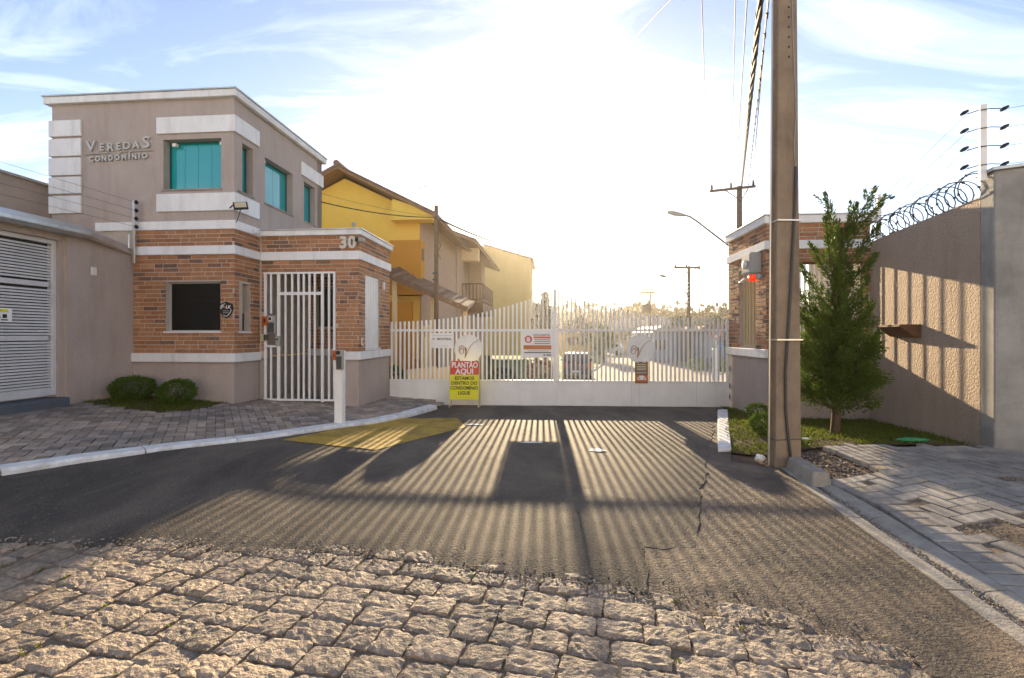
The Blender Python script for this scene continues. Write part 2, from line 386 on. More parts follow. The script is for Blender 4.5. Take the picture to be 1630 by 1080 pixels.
BRICK_ME = {}
def brick_mesh(L, kind):
    key = (round(L, 2), kind)
    if key not in BRICK_ME:
        b = MB(); b.box(-L / 2, L / 2, 0, 0.02, -0.0335, 0.0335)
        BRICK_ME[key] = b.mesh("brick", kind, bevel=0.0035)
    return BRICK_ME[key]
def brick_faces(faces, parent, budget=295, row=0.0715, L=0.255, jt=0.0125, extra=0):
    """faces: (axis, c, sgn, a0, a1, z0, z1, openings). Every brick sits 6-9 mm proud of the mortar wall; the rest past the budget is joined."""
    rest = MB(); n = extra
    for axis, c, sgn, a0, a1, z0, z1, ops in faces:
        nrow = max(1, int(round((z1 - z0) / row))); rh = (z1 - z0) / nrow
        for r_ in range(nrow):
            zc = z0 + (r_ + 0.5) * rh
            a = a0 - (0.5 * L if r_ % 2 else 0) - R.uniform(0, 0.06)
            while a < a1:
                ln = L * R.choice((1.0, 1.0, 1.0, 0.62, 1.12))
                s0, s1 = max(a, a0), min(a + ln - jt, a1); a += ln
                segs = [(s0, s1)]
                for o in ops:
                    if o[2] < zc < o[3]:
                        nxt = []
                        for p, q in segs:
                            if q <= o[0] or p >= o[1]: nxt.append((p, q))
                            else:
                                if p < o[0]: nxt.append((p, o[0]))
                                if q > o[1]: nxt.append((o[1], q))
                        segs = nxt
                for p, q in segs:
                    if q - p < 0.03: continue
                    t = R.random(); kind = "brick_dark" if t < 0.13 else ("brick_pale" if t < 0.36 else "brick")
                    pr = R.uniform(0.004, 0.010); ln2 = q - p
                    if n < budget:
                        me = brick_mesh(ln2, kind); k = ln2 / round(ln2, 2)
                        mid = (p + q) / 2
                        if axis == 'x':
                            loc = (mid, c + sgn * pr, zc); rot = (0, 0, 0 if sgn < 0 else math.pi)
                        else:
                            loc = (c + sgn * pr, mid, zc); rot = (0, 0, math.pi / 2 if sgn > 0 else -math.pi / 2)
                        link("brick", me, parent, loc, rot, (k, 1, (rh - jt) / 0.067)); n += 1
                    else:
                        fbox(rest, axis, c, sgn, p, q, -0.008, pr, zc - (rh - jt) / 2, zc + (rh - jt) / 2, {"brick": 0, "brick_dark": 1, "brick_pale": 2}[kind])
    if rest.f:
        tag(rest.build("brickwork", ["brick", "brick_dark", "brick_pale"], parent), kind="stuff")
    return n

def sheet(name, poly, zf, m, spacing, skirt=0.0, jitter=0.35, wobble=0.0, rough_z=0.0, parent=None):
    """A filled ground polygon with interior points that follow zf."""
    P = []
    n = len(poly)
    for i in range(n):
        a, b = Vector(poly[i]), Vector(poly[(i + 1) % n]); k = max(1, int((b - a).length / spacing))
        for j in range(k):
            p = a.lerp(b, j / k)
            if wobble:
                w = noise.noise_vector(Vector((p.x * 4.1, p.y * 4.1, 3))) * wobble + noise.noise_vector(Vector((p.x * 13, p.y * 13, 7))) * wobble * 0.5
                p = p + Vector((w.x, w.y))
            P.append(p)
    nb = len(P); edges = [(i, (i + 1) % nb) for i in range(nb)]
    xs = [p.x for p in P]; ys = [p.y for p in P]
    x = min(xs)
    while x < max(xs):
        y = min(ys)
        while y < max(ys):
            P.append(Vector((x + R.uniform(-jitter, jitter) * spacing, y + R.uniform(-jitter, jitter) * spacing))); y += spacing
        x += spacing
    vs, es, fs, ov, oe, of = delaunay_2d_cdt(P, edges, [list(range(nb))], 1, 1e-5)
    V = [(v.x, v.y, zf(v.x, v.y) + (noise.noise(Vector((v.x * 9, v.y * 9, 0))) + noise.noise(Vector((v.x * 23, v.y * 23, 5)))) * rough_z) for v in vs]
    FS = [tuple(f) for f in fs]
    if skirt:
        cnt = {}
        for f in FS:
            for i in range(len(f)):
                e = (f[i], f[(i + 1) % len(f)]); cnt[e] = 1
        bd = [e for e in cnt if (e[1], e[0]) not in cnt]
        low = {}
        for a, b in bd:
            for q in (a, b):
                if q not in low: low[q] = len(V); V.append((V[q][0], V[q][1], V[q][2] - skirt))
        for a, b in bd: FS.append((b, a, low[a], low[b]))
    return link(name, raw_mesh(name, V, FS, m, False), parent)

def blades(name, mats, centers, parent=None):
    """centers: (pos, dir, length, width) for two-triangle leaves"""
    vs, fs = [], []
    for p, d, L, w in centers:
        d = d.normalized(); a = d.cross(Vector((R.uniform(-1, 1), R.uniform(-1, 1), R.uniform(-1, 1))))
        if a.length < 1e-3: continue
        a = a.normalized() * w * 0.5; b = len(vs)
        vs += [p, p + d * L * 0.5 + a, p + d * L, p + d * L * 0.5 - a]; fs.append((b, b + 1, b + 2, b + 3))
    return link(name, raw_mesh(name, [tuple(v) for v in vs], fs, mats), parent)
def rdir():
    while True:
        v = Vector((R.uniform(-1, 1), R.uniform(-1, 1), R.uniform(-1, 1)))
        if 0.05 < v.length < 1: return v.normalized()

TH = math.atan(0.082)                                   # the gatehouse and its neighbours stand turned by this much
EU, EV = Vector((math.cos(TH), -math.sin(TH), 0)), Vector((math.sin(TH), math.cos(TH), 0))

# =================================================================== GROUND
def poly_y(pts, x):
    for a, b in zip(pts[:-1], pts[1:]):
        if a.x <= x <= b.x: return a.y + (b.y - a.y) * (x - a.x) / (b.x - a.x)
    return -99 if x > pts[-1].x else pts[0].y
def axis_pts():
    a = [0.0]; s = 0.6
    while a[-1] < 900: a.append(a[-1] + s); s *= 1.16 if a[-1] > 8 else 1.0
    return [-v for v in a[:0:-1]] + a
gx = axis_pts(); gy = [v + 6 for v in axis_pts()]
gv = []
for y in gy:
    for x in gx:
        z = min(gz(x, y), pz(x, y) if (x < -1.2 and y < 12) else 9) - 0.08
        if x < -2 and 9 < y < 60: z = max(z, -0.9 + 0.0 * x)
        gv.append((x, y, z))
nx = len(gx)
gf = [(j * nx + i, j * nx + i + 1, (j + 1) * nx + i + 1, (j + 1) * nx + i) for j in range(len(gy) - 1) for i in range(nx - 1)]
tag(link("ground", raw_mesh("ground", gv, gf, "earth")), kind="structure")

# ---- plaza kerb line (world)
kerb_px = [(-260, 800), (-130, 772), (0, 749), (130, 730), (277, 711), (407, 697), (530, 679), (600, 670), (648, 659.5), (695, 646)]
kerb = [Vector(G(px, py, pz)) for px, py in kerb_px]
GATE_L, GATE_R = Vector((-2.6, 9.73)), Vector((4.38, 9.27))
# ---- cobbles against asphalt (world)
edge_px = [(-500, 850), (-200, 858), (0, 862), (120, 870), (250, 862), (330, 873), (455, 882), (560, 877), (600, 890), (700, 899), (800, 910), (870, 926), (960, 931), (1040, 947)]
edge2_px = [(1045, 966), (1110, 984), (1200, 984), (1300, 1002), (1380, 1032), (1500, 1082), (1560, 1130)]
edge_w = [Vector(G(*p)) for p in edge_px]; edge2_w = [Vector(G(*p)) for p in edge2_px]
right_new = [Vector(G(*p)) for p in [(1142, 652), (1128, 720), (1113, 820), (1104, 872), (1028, 874), (1036, 930)]]

inset = [k + Vector((-0.25, 0.25)) for k in kerb]
poly = inset + [Vector((-1.6, 9.66)), Vector((4.2, 9.27))] + right_new + edge_w[::-1]
tag(sheet("asphalt_road", poly, lambda x, y: gz(x, y) + 0.012 - 0.015 * max(smooth(1 - abs(y - poly_y(edge_w, x)) / .2), smooth((x - .7) / .35) * smooth((3.3 - y) / .4) * .5), "asphalt", 0.085, skirt=0.03, wobble=0.045, rough_z=0.0035), kind="structure")
gut_out = [Vector(G(*p)) for p in [(1248, 746), (1630, 1018), (1760, 1110)]]
poly = [Vector((2.1, 9.3)), Vector((4.2, 9.2)), Vector(G(1160, 700)), Vector(G(1165, 735)), Vector(G(1222, 745))] + [g + Vector((0.05, 0)) for g in gut_out] + edge2_w[::-1] + [Vector(G(1000, 960)), Vector(G(1000, 900)), Vector(G(1060, 800))]
tag(sheet("road_shoulder", poly, lambda x, y: gz(x, y) + 0.004 - 0.024 * smooth(1 - abs(y - poly_y(edge2_w, x)) / .32), "asphalt_old", 0.08, skirt=0.05, wobble=0.02, rough_z=0.006), kind="structure")

# ---- yellow box painted on the road
yb = [Vector(G(*p)) for p in [(450, 703), (598, 719), (742, 682), (728, 667), (620, 667.5)]]
tag(sheet("road_marking", yb, lambda x, y: gz(x, y) + 0.0185, "yellow_paint", 0.085, wobble=0.012, rough_z=0.0035), kind="structure")
for i, (px, py, w_, d_) in enumerate([(755, 678, 0.34, 0.07), (848, 707, 0.30, 0.06), (950, 719, 0.26, 0.08)]):
    c = Vector(G(px, py))
    q = [c + Vector((w_ / 2 * math.cos(a) * R.uniform(0.7, 1.1), d_ * math.sin(a) * R.uniform(0.7, 1.2))) for a in [k * math.pi / 5 for k in range(10)]]
    tag(sheet("paint_patch", q, lambda x, y: gz(x, y) + 0.019, "kerb_paint", 0.05, rough_z=0.0035), kind="structure")

# ---- cobbled street in front: every stone its own object
cob = empty("cobbled_street", kind="structure")
poly = [Vector((-7, -3)), Vector((4.2, -3)), Vector((4.0, 1.6))] + [e + Vector((0, .12)) for e in edge2_w[::-1]] + [e + Vector((0, .12)) for e in edge_w[::-1]] + [Vector((-7, 2.6))]
sheet("street_bed", poly, lambda x, y: gz(x, y) - 0.015, "joint_soil", 0.07, rough_z=0.007, parent=cob)
def cobble_mesh(seed):
    rr = random.Random(seed); nx_, ny_ = 9, 7
    o = Vector((seed * 7.3, seed * 3.1, 0))
    vs = []
    for j in range(ny_ + 1):
        for i in range(nx_ + 1):
            u, v = i / nx_ * 2 - 1, j / ny_ * 2 - 1
            e = max(abs(u), abs(v))
            # rounded rectangle
            k = 1.0 - 0.05 * (abs(u) * abs(v)) ** 3
            x, y = u * 0.5 * k, v * 0.5 * k
            z = 0.0 if e < 0.84 else -0.006 * ((e - 0.8) / 0.2) ** 1.6
            z += (noise.noise(o + Vector((u * 1.5, v * 1.5, 0))) * 0.0035 + noise.noise(o + Vector((u * 3.0, v * 2.4, 9))) * 0.0065 + noise.noise(o + Vector((u * 7, v * 6, 4))) * 0.006)
            if (seed + i * 3 + j) % 5 == 0 and e > .8: z -= rr.uniform(0, .010) * (1 if e < 0.99 else 0.6)
            x += rr.uniform(-0.02, 0.02); y += rr.uniform(-0.025, 0.025)
            vs.append((x, y, z))
    W = nx_ + 1
    fs = [(j * W + i, j * W + i + 1, (j + 1) * W + i + 1, (j + 1) * W + i) for j in range(ny_) for i in range(nx_)]
    ring = [i for i in range(W)] + [j * W + nx_ for j in range(1, ny_ + 1)] + [ny_ * W + i for i in range(nx_ - 1, -1, -1)] + [j * W for j in range(ny_ - 1, 0, -1)]
    b = len(vs)
    for q in ring: vs.append((vs[q][0] * 1.02, vs[q][1] * 1.02, -0.06))
    m = len(ring)
    for k in range(m): fs.append((ring[(k + 1) % m], ring[k], b + k, b + (k + 1) % m))
    return raw_mesh("cobblestone", vs, fs, "granite", False)
COB = [cobble_mesh(s) for s in range(24)]
edge_all = edge_w + edge2_w
ang = -0.235
cr, sr = math.cos(ang), math.sin(ang)
v_ = -1.2
cobs = []
while v_ < 4.4:
    dep = R.uniform(0.134, 0.158)
    u_ = -5.6 + R.uniform(0, 0.25)
    while u_ < 3.8:
        wd = R.uniform(0.165, 0.265)
        uc, vc = u_ + wd / 2, v_ + dep / 2 + 0.02 * math.sin(u_ * 2.1 + v_) + R.uniform(-0.006, 0.006)
        x, y = uc * cr - vc * sr, uc * sr + vc * cr
        u_ += wd
        if y > poly_y(edge_all, x) + 0.10 or y < 0.75 or x < -1.12 * y - 1.0 or x > 1.15 * y + 0.35: continue
        cobs.append((y, x, wd, dep))
    v_ += dep
seen = lambda c: c[0] > 1.62 and abs(c[1]) < 1.13 * c[0] + .12
cobs.sort(key=lambda c: (not seen(c), c[0]))            # the stones in view first: those are single objects
rest_v, rest_f = [], []
for i_, (y, x, wd, dep) in enumerate(cobs):
    sink = 0.012 * smooth((x - 1.0) / 0.9) + 0.008 * smooth((-x - 1.4) / 1.5)
    me = R.choice(COB); loc = Vector((x, y, gz(x, y) + R.uniform(-0.004, 0.006) - sink))
    rot = (R.uniform(-.05, .05), R.uniform(-.05, .05), ang + R.uniform(-.07, .07)); sc = ((wd - R.uniform(0.002, 0.012)) * R.choice((1, -1)), (dep - R.uniform(0.001, 0.009)), 1)
    if i_ < 298: link("cobblestone", me, cob, loc, rot, sc)
    else:
        M_ = Matrix.LocRotScale(loc, __import__("mathutils").Euler(rot), sc); b0 = len(rest_v)
        rest_v += [tuple(M_ @ v.co) for v in me.vertices]; rest_f += [tuple(b0 + k for k in (p.vertices if sc[0] > 0 else reversed(p.vertices))) for p in me.polygons]
if rest_f: tag(link("cobbles", raw_mesh("cobbles", rest_v, rest_f, "granite"), cob), kind="stuff")
# weeds in the joints
cs = []
for y, x, wd, dep in cobs:
    if R.random() < 0.28:
        bx, by = x + wd * 0.5 * cr, y + wd * 0.5 * sr
        for _ in range(R.randint(3, 9)):
            d = rdir(); d.z = abs(d.z) + 0.2
            cs.append((Vector((bx + R.uniform(-.02, .02), by + R.uniform(-.02, .02), gz(x, y) - 0.02)), d, R.uniform(0.015, 0.035), 0.010))
tag(blades("joint_weeds", "leaf_grass", cs), kind="stuff")

# ---- paved plaza on the left
plz = empty("paved_plaza", kind="structure")
plaza_poly = [k for k in kerb] + [Vector((-1.45, 9.3)), Vector((-1.7, 9.66)), Vector((-2.62, 9.72)), Vector((-2.66, 8.9)), Vector((-4.0, 8.9)), Vector((-4.7, 9.5)), Vector((-6.5, 8.4)), Vector((-6.75, 5.0)), Vector((-7.0, 3.0)), Vector((-5.5, 2.2))]
sheet("plaza_bed", plaza_poly, lambda x, y: pz(x, y) - 0.022, "joint_soil", 0.25, parent=plz)
def in_poly(p, poly):
    c = False; n = len(poly)
    for i in range(n):
        a, b = poly[i], poly[(i + 1) % n]
        if (a[1] > p[1]) != (b[1] > p[1]) and p[0] < (b[0] - a[0]) * (p[1] - a[1]) / (b[1] - a[1]) + a[0]: c = not c
    return c
def paver_mesh(L, W, m):
    b = MB(); b.box(-L / 2, L / 2, -W / 2, W / 2, -0.05, 0)
    return b.mesh("paver", m, bevel=0.006)
def herring(parent, poly, zf, L, W, ang, m, budget, excl=None, jt=0.008, org=(0, 0), key=lambda x, y: y):
    me = paver_mesh(L - jt, W - jt, m)
    cands = []
    n = int(16 / L)
    ca, sa = math.cos(ang), math.sin(ang)
    for i in range(-n * 2, n * 2):
        for j in range(-n * 2, n * 2):
            # herringbone cell: pairs of bricks on a 2W lattice
            for hv in (0, 1):
                if hv == 0: cx, cy = i * W + j * 2 * W * 0 , 0
                bx = (i * W) ; by = (j * 2 * L) * 0
            pass
    # standard 2:1 herringbone with unit W: horizontal brick at (x, x mod pattern)
    for r_ in range(-90, 90):
        for k in range(-30, 30):
            # horizontal bricks: row r starts at column r + 4k ; vertical bricks: column c starts at row c+... (2:1)
            hx, hy = (r_ + 4 * k) * W + W, r_ * W + W / 2
            vx, vy = (r_ + 4 * k - 1) * W + W / 2, (r_) * W + W
            cands.append((hx, hy, 0.0)); cands.append((vx, vy, math.pi / 2))
    out = []
    for x0, y0, a in cands:
        x = org[0] + x0 * ca - y0 * sa; y = org[1] + x0 * sa + y0 * ca
        if not in_poly((x, y), poly): continue
        if excl and any(in_poly((x, y), e) for e in excl): continue
        out.append((x, y, a + ang))
    out.sort(key=lambda t: key(t[0], t[1]))
    rest = MB()
    for i, (x, y, a) in enumerate(out):
        gxz = (zf(x + .1, y) - zf(x - .1, y)) / .2; gyz = (zf(x, y + .1) - zf(x, y - .1)) / .2
        z = zf(x, y) + R.uniform(-0.003, 0.003)
        if i < budget:
            o = link("paver", me, parent, (x, y, z)); nrm = Vector((-gxz, -gyz, 1)).normalized()
            q = Vector((0, 0, 1)).rotation_difference(nrm) @ Matrix.Rotation(a, 3, 'Z').to_quaternion()
            o.rotation_euler = q.to_euler()
        else:
            c, s_ = math.cos(a), math.sin(a); l2, w2 = (L - jt) / 2, (W - jt) / 2
            tp = []
            for e, f_ in ((-l2, -w2), (l2, -w2), (l2, w2), (-l2, w2)):
                X, Y = x + e * c - f_ * s_, y + e * s_ + f_ * c; tp.append((X, Y, z + (X - x) * gxz + (Y - y) * gyz))
            rest.add(tp + [(p[0], p[1], p[2] - 0.04) for p in tp], [(0, 1, 2, 3), (0, 4, 5, 1), (1, 5, 6, 2), (2, 6, 7, 3), (3, 7, 4, 0)])
    if rest.f: tag(rest.build("paving", m, parent), kind="stuff")
    return len(out)
grass_l = [Vector(G(px, py, pz)) for px, py in [(128, 641), (200, 650), (262, 657.5), (318, 651), (352, 642.5), (374, 643)]] + [Vector((-4.7, 8.6)), Vector((-6.6, 8.6))]
def offset_pts(pts, d):
    out = []
    for i, p in enumerate(pts):
        t = (pts[min(i + 1, len(pts) - 1)] - pts[max(i - 1, 0)]).normalized(); out.append(p + Vector((-t.y, t.x)) * d)
    return out
n_pav = herring(plz, offset_pts(kerb, .125) + plaza_poly[len(kerb):], pz, 0.205, 0.1025, math.radians(33), "paver_red", 298, excl=[grass_l], org=(-4, 6))
# kerb stones painted white
krb = empty("plaza_kerb", kind="structure")
def offset_line(pts, d):
    out = []
    for i, p in enumerate(pts):
        t = (pts[min(i + 1, len(pts) - 1)] - pts[max(i - 1, 0)]).normalized()
        out.append(p + Vector((-t.y, t.x)) * d)
    return out
def resample(pts, step):
    out = [pts[0]]; acc = 0
    for a, b in zip(pts[:-1], pts[1:]):
        n = max(1, int(round((b - a).length / step)))
        for k in range(1, n + 1): out.append(a.lerp(b, k / n))
    return out
kl = resample(kerb, 0.22)
kin = offset_line(kl, 0.15)
kface = offset_line(kl, -0.02)
i = 0
while i < len(kl) - 1:
    j = min(i + 4, len(kl) - 1)
    vs, fs = [], []
    for k in range(i, j + 1):
        f_ = 0.006 if k == i else (-0.006 if k == j else 0)
        t = (kl[min(k + 1, len(kl) - 1)] - kl[max(k - 1, 0)]).normalized() * f_
        w = R.uniform(-0.006, 0.006)
        for q, z in ((kin[k] + t, pz(*kin[k]) + 0.012), (kl[k] + t, pz(*kl[k]) + 0.012 + w * .6), (kface[k] + t + Vector((w, w)), pz(*kl[k]) - 0.012), (kface[k] + t, gz(*kl[k]) - 0.04), (kin[k] + t, gz(*kl[k]) - 0.04)):
            vs.append((q.x, q.y, z))
    m = j - i + 1
    for k in range(m - 1):
        for c in range(4): fs.append((k * 5 + c, k * 5 + c + 1, (k + 1) * 5 + c + 1, (k + 1) * 5 + c))
    fs += [(0, 1, 2, 3, 4), tuple((m - 1) * 5 + c for c in (4, 3, 2, 1, 0))]
    link("kerb_stone", raw_mesh("kerb_stone", vs, fs, "kerb_paint"), krb)
    i = j
# white kerb beside the right gatehouse
kb = MB()
a, b = Vector(G(1141, 657)), Vector(G(1141, 720))
kb.add([(a.x, a.y, gz(*a) - .05), (a.x + .20, a.y, gz(*a) - .05), (b.x + .17, b.y, gz(*b) - .05), (b.x, b.y, gz(*b) - .05),
        (a.x + .02, a.y, gz(*a) + .06), (a.x + .20, a.y, gz(*a) + .06), (b.x + .17, b.y, gz(*b) + .04), (b.x + .02, b.y, gz(*b) + .035)],
       [(0, 3, 2, 1), (4, 5, 6, 7), (0, 1, 5, 4), (1, 2, 6, 5), (2, 3, 7, 6), (3, 0, 4, 7)])
tag(kb.build("lawn_kerb", "kerb_paint", bevel=0.008), kind="structure")

# ---- right: lawn, soil, pavement, gutter
lawn_poly = [Vector(G(1152, 652)), Vector(G(1160, 722)), Vector(G(1215, 728)), Vector(G(1278, 714, rz)), Vector(G(1330, 708, rz)), Vector(G(1500, 706, rz)), Vector((4.95, 4.95)), Vector((5.9, 7.6)), Vector((4.2, 9.25))]
lawn = tag(sheet("lawn", lawn_poly, lambda x, y: rz(x, y) - 0.012, "soil", 0.16, rough_z=0.006), kind="structure")
soil_poly = [Vector(G(1140, 722)), Vector(G(1160, 716)), Vector(G(1230, 720, rz)), Vector(G(1345, 702, rz)), Vector(G(1460, 745, rz)), Vector(G(1440, 790, rz)), Vector(G(1330, 790)), Vector(G(1244, 752)), Vector(G(1160, 738))]
tag(sheet("bare_soil", soil_poly, lambda x, y: rz(x, y) - 0.035, "soil", 0.07, skirt=0.05, wobble=0.03, rough_z=0.012), kind="structure")
blade_c = []
def scatter_grass(poly, zf, n, hmin, hmax, keep=None):
    xs = [p[0] for p in poly]; ys = [p[1] for p in poly]; k = 0
    while k < n:
        x, y = R.uniform(min(xs), max(xs)), R.uniform(min(ys), max(ys))
        if not in_poly((x, y), poly): continue
        if noise.noise(Vector((x * 2.2, y * 2.2, 1))) < -0.32 and R.random() < 0.7: k += 0.3; continue
        d = Vector((R.uniform(-.7, .7), R.uniform(-.7, .7), R.uniform(.35, 1)))
        blade_c.append((Vector((x, y, zf(x, y) - 0.012)), d, R.uniform(hmin, hmax), 0.011)); k += 1
scatter_grass(lawn_poly, rz, 15000, 0.025, 0.062)
tag(blades("grass", "leaf_grass", blade_c), kind="stuff")
blade_c.clear()
tag(sheet("planting_bed", grass_l, lambda x, y: pz(x, y) + 0.0, "soil", 0.2, skirt=0.03), kind="structure")
scatter_grass(grass_l, lambda x, y: pz(x, y) + .01, 7000, 0.025, 0.055)
tag(blades("bed_grass", "leaf_grass", blade_c), kind="stuff")

pav = empty("right_pavement", kind="structure")
gut_in = [Vector(G(*p)) for p in [(1312, 771), (1400, 812), (1630, 960), (1760, 1040)]]
pv_poly = [Vector(G(1322, 711, rz)), Vector(G(1630, 711, rz)), Vector((7.4, 4.9)), Vector((7.4, 0.8)), gut_in[3], gut_in[2], gut_in[1], gut_in[0], Vector(G(1430, 757, rz)), Vector(G(1385, 735, rz))]
sheet("pavement_bed", [v + Vector((0.02, -0.02)) for v in pv_poly], lambda x, y: rz(x, y) - 0.014, "joint_soil", 0.2, rough_z=0.006, parent=pav)
bare = [[c + Vector((rx * math.cos(a) * (1 + .25 * math.sin(3 * a)), ry * math.sin(a))) for a in [k * math.pi / 6 for k in range(12)]] for c, rx, ry in
        [(Vector(G(1615, 840, rz)), 0.34, 0.15), (Vector(G(1640, 762, rz)), 0.2, 0.05)]]
pv_in = [pv_poly[0], pv_poly[1], pv_poly[2], pv_poly[3]] + [g + Vector((0.225, 0.0)) for g in reversed(gut_in)] + [pv_poly[-2], pv_poly[-1]]
n_rp = herring(pav, pv_in, rz, 0.23, 0.115, math.radians(4), "paver_grey", 250, excl=bare, org=(3.5, 3.6), jt=0.014)
# header course along the gutter
hm = paver_mesh(0.24, 0.115, "paver_grey")
gl = resample([g + Vector((0.03, 0)) for g in gut_in], 0.125)
for p, q in zip(gl[:-1], gl[1:]):
    t = (q - p).normalized(); m_ = (p + q) / 2 + Vector((-t.y, t.x)) * 0.085
    if m_.y < 0.9: continue
    o = link("paver", hm, pav, (m_.x, m_.y, rz(m_.x, m_.y) + R.uniform(.003, .007)), (0, -0.05, math.atan2(t.y, t.x) + math.pi / 2 + R.uniform(-.02, .02)))
# edging course against the soil
ed = [Vector(G(1322, 711, rz)), Vector(G(1385, 735, rz)), Vector(G(1430, 757, rz)), Vector(G(1330, 770, rz))]
em = paver_mesh(0.22, 0.115, "paver_grey")
for p, q in zip(resample(ed[:3], 0.123)[:-1], resample(ed[:3], 0.123)[1:]):
    t = (q - p).normalized(); m_ = (p + q) / 2 + Vector((-t.y, t.x)) * 0.02
    link("paver", em, pav, (m_.x, m_.y, rz(m_.x, m_.y) + R.uniform(0.004, .012)), (R.uniform(-.04, .04), R.uniform(-.04, .04), math.atan2(t.y, t.x) + math.pi / 2 + R.uniform(-.05, .05)))

gut = empty("gutter", kind="structure")
gdir = (gut_out[1] - gut_out[0]).normalized(); gn = Vector((-gdir.y, gdir.x))
if gn.x < 0: gn = -gn
prof = [(-0.05, -0.06), (-0.05, 0.008), (0.045, 0.012), (0.055, -0.006), (0.10, -0.012), (0.125, 0.016), (0.20, 0.032), (0.235, 0.030), (0.235, -0.06)]
tot = 5.4; s0 = 0.0
for L_ in (1.28, 0.98, 1.0, 1.0):
    vs, fs = [], []
    st = 8
    for k in range(st + 1):
        s_ = s0 + 0.006 + (L_ - 0.012) * k / st
        c = gut_out[0] + gdir * s_
        wid = 0.62 + 0.38 * smooth(s_ / 1.3)
        for o_, z in prof:
            p = c + gn * o_ * wid
            jn = noise.noise(Vector((p.x * 12, p.y * 12, o_ * 30))) * 0.006
            vs.append((p.x, p.y, gz(p.x, p.y) + z + jn))
    m = len(prof)
    for k in range(st):
        for c in range(m - 1): fs.append((k * m + c, k * m + c + 1, (k + 1) * m + c + 1, (k + 1) * m + c))
    fs += [tuple(range(m)), tuple(st * m + c for c in range(m))[::-1]]
    link("gutter_stone", raw_mesh("gutter_stone", vs, fs, "concrete_kerb"), gut)
    s0 += L_
# gravel and dry leaves along the gutter, soil and road edge
gvx = MB()
def pebble(x, y, z, r):
    k = [Vector((r * R.uniform(.6, 1.3), 0, 0)), Vector((0, r * R.uniform(.6, 1.3), 0)), Vector((0, 0, r * R.uniform(.4, .8)))]
    a = R.uniform(0, 6.3); c, s_ = math.cos(a), math.sin(a)
    pts = []
    for q in (k[0], k[1], -k[0], -k[1], k[2], -k[2]): pts.append((x + q.x * c - q.y * s_, y + q.x * s_ + q.y * c, z + q.z))
    gvx.add(pts, [(0, 1, 4), (1, 2, 4), (2, 3, 4), (3, 0, 4), (1, 0, 5), (2, 1, 5), (3, 2, 5), (0, 3, 5)], R.choice((0, 0, 1, 2)))
for _ in range(1500):
    s_ = R.uniform(0, 4.2); p = gut_out[0] + gdir * s_ + gn * (R.gauss(0.075, 0.03)); pebble(p.x, p.y, gz(p.x, p.y) + 0.004, R.uniform(.004, .010))
for _ in range(2600):
    e = R.random(); px_, py_ = R.uniform(1050, 1500), R.uniform(760, 1060)
    p = G(px_, py_)
    if (Vector(p) - gut_out[0]).dot(gn) > -0.03 or p[1] < poly_y(edge_all, p[0]) - 0.1: continue
    pebble(p[0], p[1], gz(*p) + 0.001, R.uniform(.003, .009))
for _ in range(900):
    p = edge_w[R.randrange(2, len(edge_w) - 1)].lerp(edge_w[R.randrange(2, len(edge_w) - 1)], 0) ; k = R.randrange(2, len(edge_w) - 1); p = edge_w[k].lerp(edge_w[k + 1 if k + 1 < len(edge_w) else k], R.random()) + Vector((0, R.gauss(0, .05)))
    pebble(p.x, p.y, gz(p.x, p.y) + 0.006, R.uniform(.004, .011))
for _ in range(1400):
    p = G(R.uniform(-40, 1130), R.uniform(690, 935))
    if p[1] < poly_y(edge_w, p[0]) + .03: continue
    if (Vector(p) - kerb[0]).length < .1: continue
    pebble(p[0], p[1], gz(*p) + 0.014, R.uniform(.002, .006))
for c_ in bare:
    cc = sum(c_, Vector((0, 0))) / len(c_)
    for _ in range(450):
        p = cc + Vector((R.gauss(0, .26), R.gauss(0, .08))); pebble(p.x, p.y, rz(p.x, p.y) - 0.004, R.uniform(.003, .009))
for _ in range(900):
    p = Vector(G(R.uniform(1200, 1430), R.uniform(715, 770), rz))
    if in_poly(p, soil_poly): pebble(p.x, p.y, rz(p.x, p.y) - 0.03, R.uniform(.005, .02))
tag(gvx.build("gravel", ["granite", "joint_soil", "concrete_kerb"]), kind="stuff")

# =================================================================== ACROSS THE STREET (behind the camera, unseen, added to bounce sun onto shaded fronts)
for k, (x0, x1, y0, h_, m1, lab) in enumerate(((-26, -9, -13.5, 6.2, "white_trim", "unseen white two-storey house across the street on the left, added for bounce light"), (-7.5, 6, -14.5, 5.6, "opposite_cream", "unseen cream two-storey house straight across the street, added for bounce light"), (8, 26, -13.0, 6.4, "white_trim", "unseen white two-storey house across the street on the right, added for bounce light"))):
    oh = empty("added_house", (0, 0, 0), 0, lab, "house", "unseen houses across the street added for bounce light")
    ops = [(x0 + 2 + j * 4.2, x0 + 3.6 + j * 4.2, zz, zz + 1.3) for j in range(int((x1 - x0 - 3) / 4.2)) for zz in (1.0, 3.9)]
    m_ = MB(); wall(m_, 'x', y0, 1, .25, x0, x1, -.2, h_, ops); m_.box(x0, x1, y0 - 8, y0 - .6, -.2, h_); m_.build("wall", m1, oh)
    for o in ops:
        m_ = MB(); m_.box(o[0], o[1], y0 - .2, y0 - .15, o[2], o[3]); m_.build("window", "dark_glass", oh)
    m_ = MB(); m_.prism([(y0 + .5, h_), (y0 - 8.5, h_), (y0 - 4, h_ + 1.6)], 'x', x0 - .4, x1 + .4); m_.build("roof", "roof_tile", oh)
ow_ = empty("added_wall", (0, 0, 0), 0, "unseen white boundary wall along the far side of the street, added for bounce light", "wall")  # unseen wall, added to reflect sunlight back at the gatehouses
m_ = MB(); m_.box(-34, 34, -9.2, -9.0, -.2, 2.5); m_.build("wall_face", "white_trim", ow_)
m_ = MB(); m_.box(-34, 34, -9.24, -8.96, 2.5, 2.56); m_.build("coping", "flashing", ow_)
